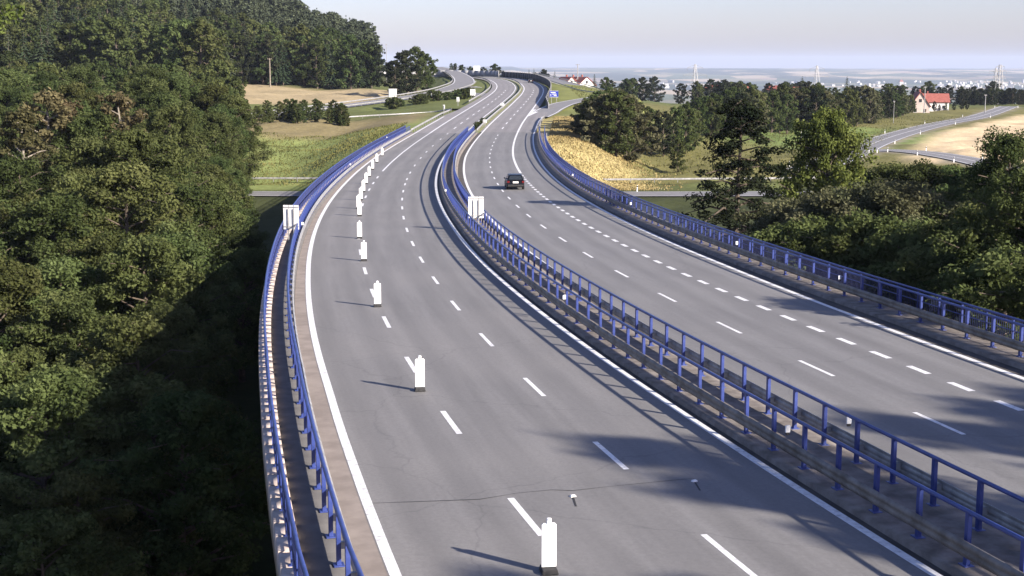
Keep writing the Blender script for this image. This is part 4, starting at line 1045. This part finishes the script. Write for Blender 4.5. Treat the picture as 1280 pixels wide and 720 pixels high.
# ------------------------------------------------------------------ houses
def house(label, loc, rz, w, d, hw, hr, wall, group=None, hip=0.0, chimney=True, gable_win=True):
    t = tag(empty('house', loc, rz), label, 'house', group)
    b = MB(); b.prism([(-w / 2, 0), (w / 2, 0), (w / 2, hw), (0, hw + hr * .97), (-w / 2, hw)], -d / 2, d / 2); obj('wall', b.mesh('wall', M[wall]), t)
    b = MB(); e = .45
    for s in (-1, 1):
        n = Vector((s * hr, 0, w / 2)).normalized() * .16
        p = [Vector((s * (w / 2 + e), -d / 2 - e, hw - e * hr / (w / 2))), Vector((s * (w / 2 + e), d / 2 + e, hw - e * hr / (w / 2))), Vector((0, d / 2 + e - hip, hw + hr)), Vector((0, -d / 2 - e + hip, hw + hr))]
        b.add([q + n * .2 for q in p] + [q + n * 1.4 for q in p], [(0, 1, 2, 3), (4, 5, 6, 7), (0, 1, 5, 4), (1, 2, 6, 5), (2, 3, 7, 6), (3, 0, 4, 7)])
    r = obj('roof', b.mesh('roof', M['tile']), t)
    if chimney: b = MB(); b.box((w * .12, d * .15, hw + hr + .2), (.6, .6, 1.8)); obj('chimney', b.mesh('chimney', M['tile']), r)
    def win(x, y, z, ax, ww=1.1, hh=1.3):
        b = MB(); s = (ww, .1, hh) if ax == 'y' else (.1, ww, hh); b.box((x, y, z), s); f = obj('window', b.mesh('window', M['glass']), t)
        b = MB(); s2 = (ww + .3, .16, .1) if ax == 'y' else (.16, ww + .3, .1); b.box((x, y, z - hh / 2 - .07), s2); obj('sill', b.mesh('sill', M['render_white']), f)
    for k in range(max(1, int(w / 3.2))):
        x = -w / 2 + w * (k + .5) / max(1, int(w / 3.2))
        win(x, -d / 2 - .03, hw * .45, 'y')
    if gable_win: win(0, -d / 2 - .03, hw + hr * .38, 'y')
    for k in range(max(2, int(d / 3.2))):
        y = -d / 2 + d * (k + .5) / max(2, int(d / 3.2))
        for s in (-1, 1): win(s * (w / 2 + .03), y, hw * .5, 'x')
    b = MB(); b.box((w * .25, -d / 2 - .04, 1.05), (1.0, .12, 2.1)); dd = obj('door', b.mesh('door', M['bark']), t)
    b = MB(); b.box((w * .25 + .38, -d / 2 - .12, 1.05), (.14, .06, .06)); obj('handle', b.mesh('handle', M['galv']), dd)
    return t
c = atz(1147, 140, -8.5); house('house with steep red roof and pinkish gable beside the side road', (c[0], c[1], h1(c[0], c[1]) - .1), -.1, 7.6, 11, 3.6, 5.4, 'render_pink', 'houses by the side road')
c = atz(1170, 139, -8.5); house('white house with long red roof behind the garden trees', (c[0], c[1] + 6, h1(c[0], c[1] + 6) - .1), 1.45, 7.5, 12.5, 4.4, 3.2, 'render_white', 'houses by the side road')
for px, Y, lab, sc_ in ((708, 640, 'red roofed house left of the mast behind the upper ramp', 8), (716, 655, 'red roofed house below the mast behind the upper ramp', 9), (727, 650, 'red roofed house right of the mast behind the upper ramp', 9)):
    c = at(px, 104, Y); z = h1(c[0], Y); zt = at(px, 96.5, Y)[2]
    house(lab, (c[0], Y, zt - 7.5), .5, sc_, 9, 4.0, 3.5, 'render_white', 'houses behind the upper ramp')
for px, Y, py, lab in ((890, 920, 110, 'small white house below the left pylon'), (925, 860, 109, 'white house half hidden midway along the distant trees'), (967, 840, 111, 'white house half hidden near the pointed spruce'), (1000, 820, 113, 'low white house right of the pointed spruce')):
    c = at(px, py, Y); house(lab, (c[0], Y, c[2] - 4.2), random.uniform(0, 3), 6.5, 9, 3.6, 2.4, 'render_white', 'houses among the distant trees', chimney=False)
for px, top in ((1131, 122), (1160, 126), (1166, 130), (1194, 121), (1200, 124), (1174, 128), (1184, 127)):
    c = atz(px, 138.5, -8.5); tree('mid_dark' if px != 1174 else 'mid_green', c[0], c[1] - 9, max(2.5, at(px, top, c[1] - 9)[2] - h1(c[0], c[1] - 9)), 'garden tree in front of the red roofed houses', 'garden trees by the red roofed houses', widen=.7)

# ------------------------------------------------------------------ poles and pylons
def pole(label, px, pyb, pyt, Y, r=.16, arm=0.0, mat='bark_pale', name='utility_pole'):
    c = at(px, pyb, Y); z = h1(c[0], Y); H = at(px, pyt, Y)[2] - z
    t = tag(empty(name, (c[0], Y, z)), label, 'pole', 'utility poles')
    b = MB(); b.tube((0, 0, -.5), (0, 0, H), r, r * .6, 10); obj('shaft', b.mesh('shaft', M[mat]), t)
    b = MB(); b.box((0, 0, H - .35), (arm or .6, .14, .16))
    for s in (-1, 1): b.tube((s * (arm or .6) * .42, 0, H - .3), (s * (arm or .6) * .42, 0, H + .05), .06, .05, 8)
    obj('crossarm', b.mesh('crossarm', M[mat]), t)
pole('concrete pole with a small head standing in front of the hill forest', 338, 113, 72.5, 520, .28, 1.6, 'bark_pale')
pole('pale pole beside the pinkish gable of the red roofed house', 1155, 142, 108, 560, .22, 1.2, 'galv')
pole('pole at the bend of the side road', 1231, 141, 118, 570, .2, 1.0, 'galv')
pole('thin mast on the skyline left of the round dark tree', 483, 72, 55, 640, .14, .6, 'galv')
pole('mast rising from the red roofs', 722, 100, 80, 650, .3, 1.8, 'galv')
for px, py, Y, lab in ((1001, 181, 330, 'slim pole in the meadow left of the bright tree'), (1117, 146, 470, 'short pale post at the meadow edge by the side road'),):
    pole(lab, px, py, py - 20, Y, .1, .5, 'galv')
def pylon(label, px, Y, top):
    c = at(px, 110, Y); z = h1(c[0], Y); H = at(px, top, Y)[2] - z
    t = tag(empty('power_pylon', (c[0], Y, z), .4), label, 'pylon', 'lattice power pylons')
    b = MB(); wb = H * .1; lv = np.linspace(0, 1, 9)
    wd = lambda u: wb * (1 - u) + .5 * u
    rr = max(.12, Y * .00013)
    for k in range(8):
        u0, u1 = lv[k], lv[k + 1]; w0, w1 = wd(u0), wd(u1)
        q0 = [(sx * w0, sy * w0, H * u0) for sx, sy in ((-1, -1), (1, -1), (1, 1), (-1, 1))]; q1 = [(sx * w1, sy * w1, H * u1) for sx, sy in ((-1, -1), (1, -1), (1, 1), (-1, 1))]
        for i in range(4):
            b.tube(q0[i], q1[i], rr, rr, 4); b.tube(q0[i], q1[(i + 1) % 4], rr * .6, rr * .6, 4); b.tube(q1[i], q1[(i + 1) % 4], rr * .6, rr * .6, 4)
    obj('tower', b.mesh('tower', M['galv']), t)
    for u, L in ((.72, .16), (.84, .2), (.95, .13)):
        b = MB(); zz = H * u; w = wd(u)
        for s in (-1, 1):
            b.tube((s * w, 0, zz), (s * H * L, 0, zz + .2), rr, rr * .6, 4); b.tube((s * w, 0, zz + H * .04), (s * H * L, 0, zz + .2), rr * .8, rr * .5, 4); b.tube((s * H * L, 0, zz), (s * H * L, 0, zz - H * .04), rr * .7, rr * .7, 4)
        obj('crossarm', b.mesh('crossarm', M['galv']), t)
pylon('lattice power pylon left of the bright tree belt on the plain', 868.5, 1150, 80.5)
pylon('faint lattice power pylon above the right tree belt', 1020.5, 1500, 82)
pylon('tall lattice power pylon beside the pinkish field at right', 1249, 770, 81)
pylon('thin far pylon just left of the tall right pylon', 1244, 1500, 85)
# white cabinet at the forest edge and small roadside posts
c = at(490.5, 110, 455); t = tag(empty('equipment_cabinet', (c[0], 455, h1(c[0], 455) - .05), .2), 'white equipment cabinet below the large round dark tree', 'cabinet')
b = MB(); b.box((0, 0, 1.35), (2.4, 2.0, 2.5)); obj('body', b.mesh('body', M['white'], bevel=.05), t)
b = MB(); b.box((0, 0, 2.68), (2.7, 2.3, .14)); obj('roof', b.mesh('roof', M['sign_back']), t)
b = MB(); b.box((.3, -1.03, 1.3), (1.0, .05, 1.9)); obj('door', b.mesh('door', M['sign_back']), t)
b = MB(); b.prism([(-.06, 0), (.06, 0), (.05, .92), (-.03, 1.0)], -.05, .05); DEL = b.mesh('body', M['white'], bevel=.01)
b = MB(); b.box((0, -.01, .78), (.125, .115, .2)); DELB = b.mesh('band', M['black'])
dl = []
for pts, off, n in ((SIDE_A, 4.9, 7), (SIDE_A, -4.9, 7), (SIDE_B, 4.8, 6), (SIDE_B, -4.8, 5), (LOWER, -5.2, 9)):
    c = catmull(pts, 10); fr = frame(c)
    for k in np.linspace(2, len(c) - 3, n).astype(int): dl.append((c[k] + fr[k] * off))
for p in dl:
    t = tag(empty('delineator_post', (p.x, p.y, h1(p.x, p.y))), 'white delineator post standing beside the lower and side roads', 'delineator', 'delineator posts')
    t.scale = (1.6, 1.6, 1.15); obj('body', DEL, t); obj('band', DELB, t)

# ------------------------------------------------------------------ far town
def far_house_mesh(w, d, h, r):
    b = MB(); b.prism([(-w / 2, 0), (w / 2, 0), (w / 2, h), (0, h + r), (-w / 2, h)], -d / 2, d / 2); return b.mesh('far_building', M['far_white'])
FH = [far_house_mesh(16, 24, 9, 6), far_house_mesh(26, 14, 12, 5), far_house_mesh(40, 16, 14, 2), far_house_mesh(14, 14, 20, 3)]
for i in range(170):
    u = g.random()
    px = 960 + 320 * g.random() if u > .12 else 820 + 140 * g.random()
    if g.random() < .35: px = 1175 + 85 * g.random()
    Y = 7200 + 2900 * g.random() ** 1.3; x = (px - 640) / FPX * Y * 1.0
    o = obj('town_building', FH[int(g.random() * 4)], None, (x, Y, h1(x, Y) - 1), g.random() * 3)
    s = .45 + .6 * g.random() ** 2; o.scale = (s, s, s)
    tag(o, 'tiny pale building of the hazy town on the far plain', 'building', 'buildings of the far town')
x, Y = (1121.5 - 640) / FPX * 7600, 7600
t = tag(empty('town_tower', (x, Y, h1(x, Y))), 'tall white tower of the hazy town on the far plain', 'tower')
b = MB(); b.box((0, 0, 16), (20, 20, 32)); obj('shaft', b.mesh('shaft', M['far_white']), t); b = MB(); b.box((0, 0, 37), (22, 22, 10), taper=(.2, .2)); obj('roof', b.mesh('roof', M['tile']), t)

# ------------------------------------------------------------------ haze
bx = MB(); bx.box((0, 10000, 10), (52000, 40500, 300))
hm = bpy.data.materials.new('haze'); hm.use_nodes = True; ht = hm.node_tree
for n in list(ht.nodes): ht.nodes.remove(n)
ho = N(ht, 'ShaderNodeOutputMaterial'); pv = N(ht, 'ShaderNodeVolumePrincipled')
pv.inputs['Color'].default_value = (.68, .78, 1.0, 1); pv.inputs['Density'].default_value = 4.2e-5; pv.inputs['Anisotropy'].default_value = .0
ht.links.new(pv.outputs[0], ho.inputs['Volume'])
o = obj('haze', bx.mesh('haze', hm)); tag(o, 'pale blue haze hanging over the whole landscape', 'haze', kind='stuff')
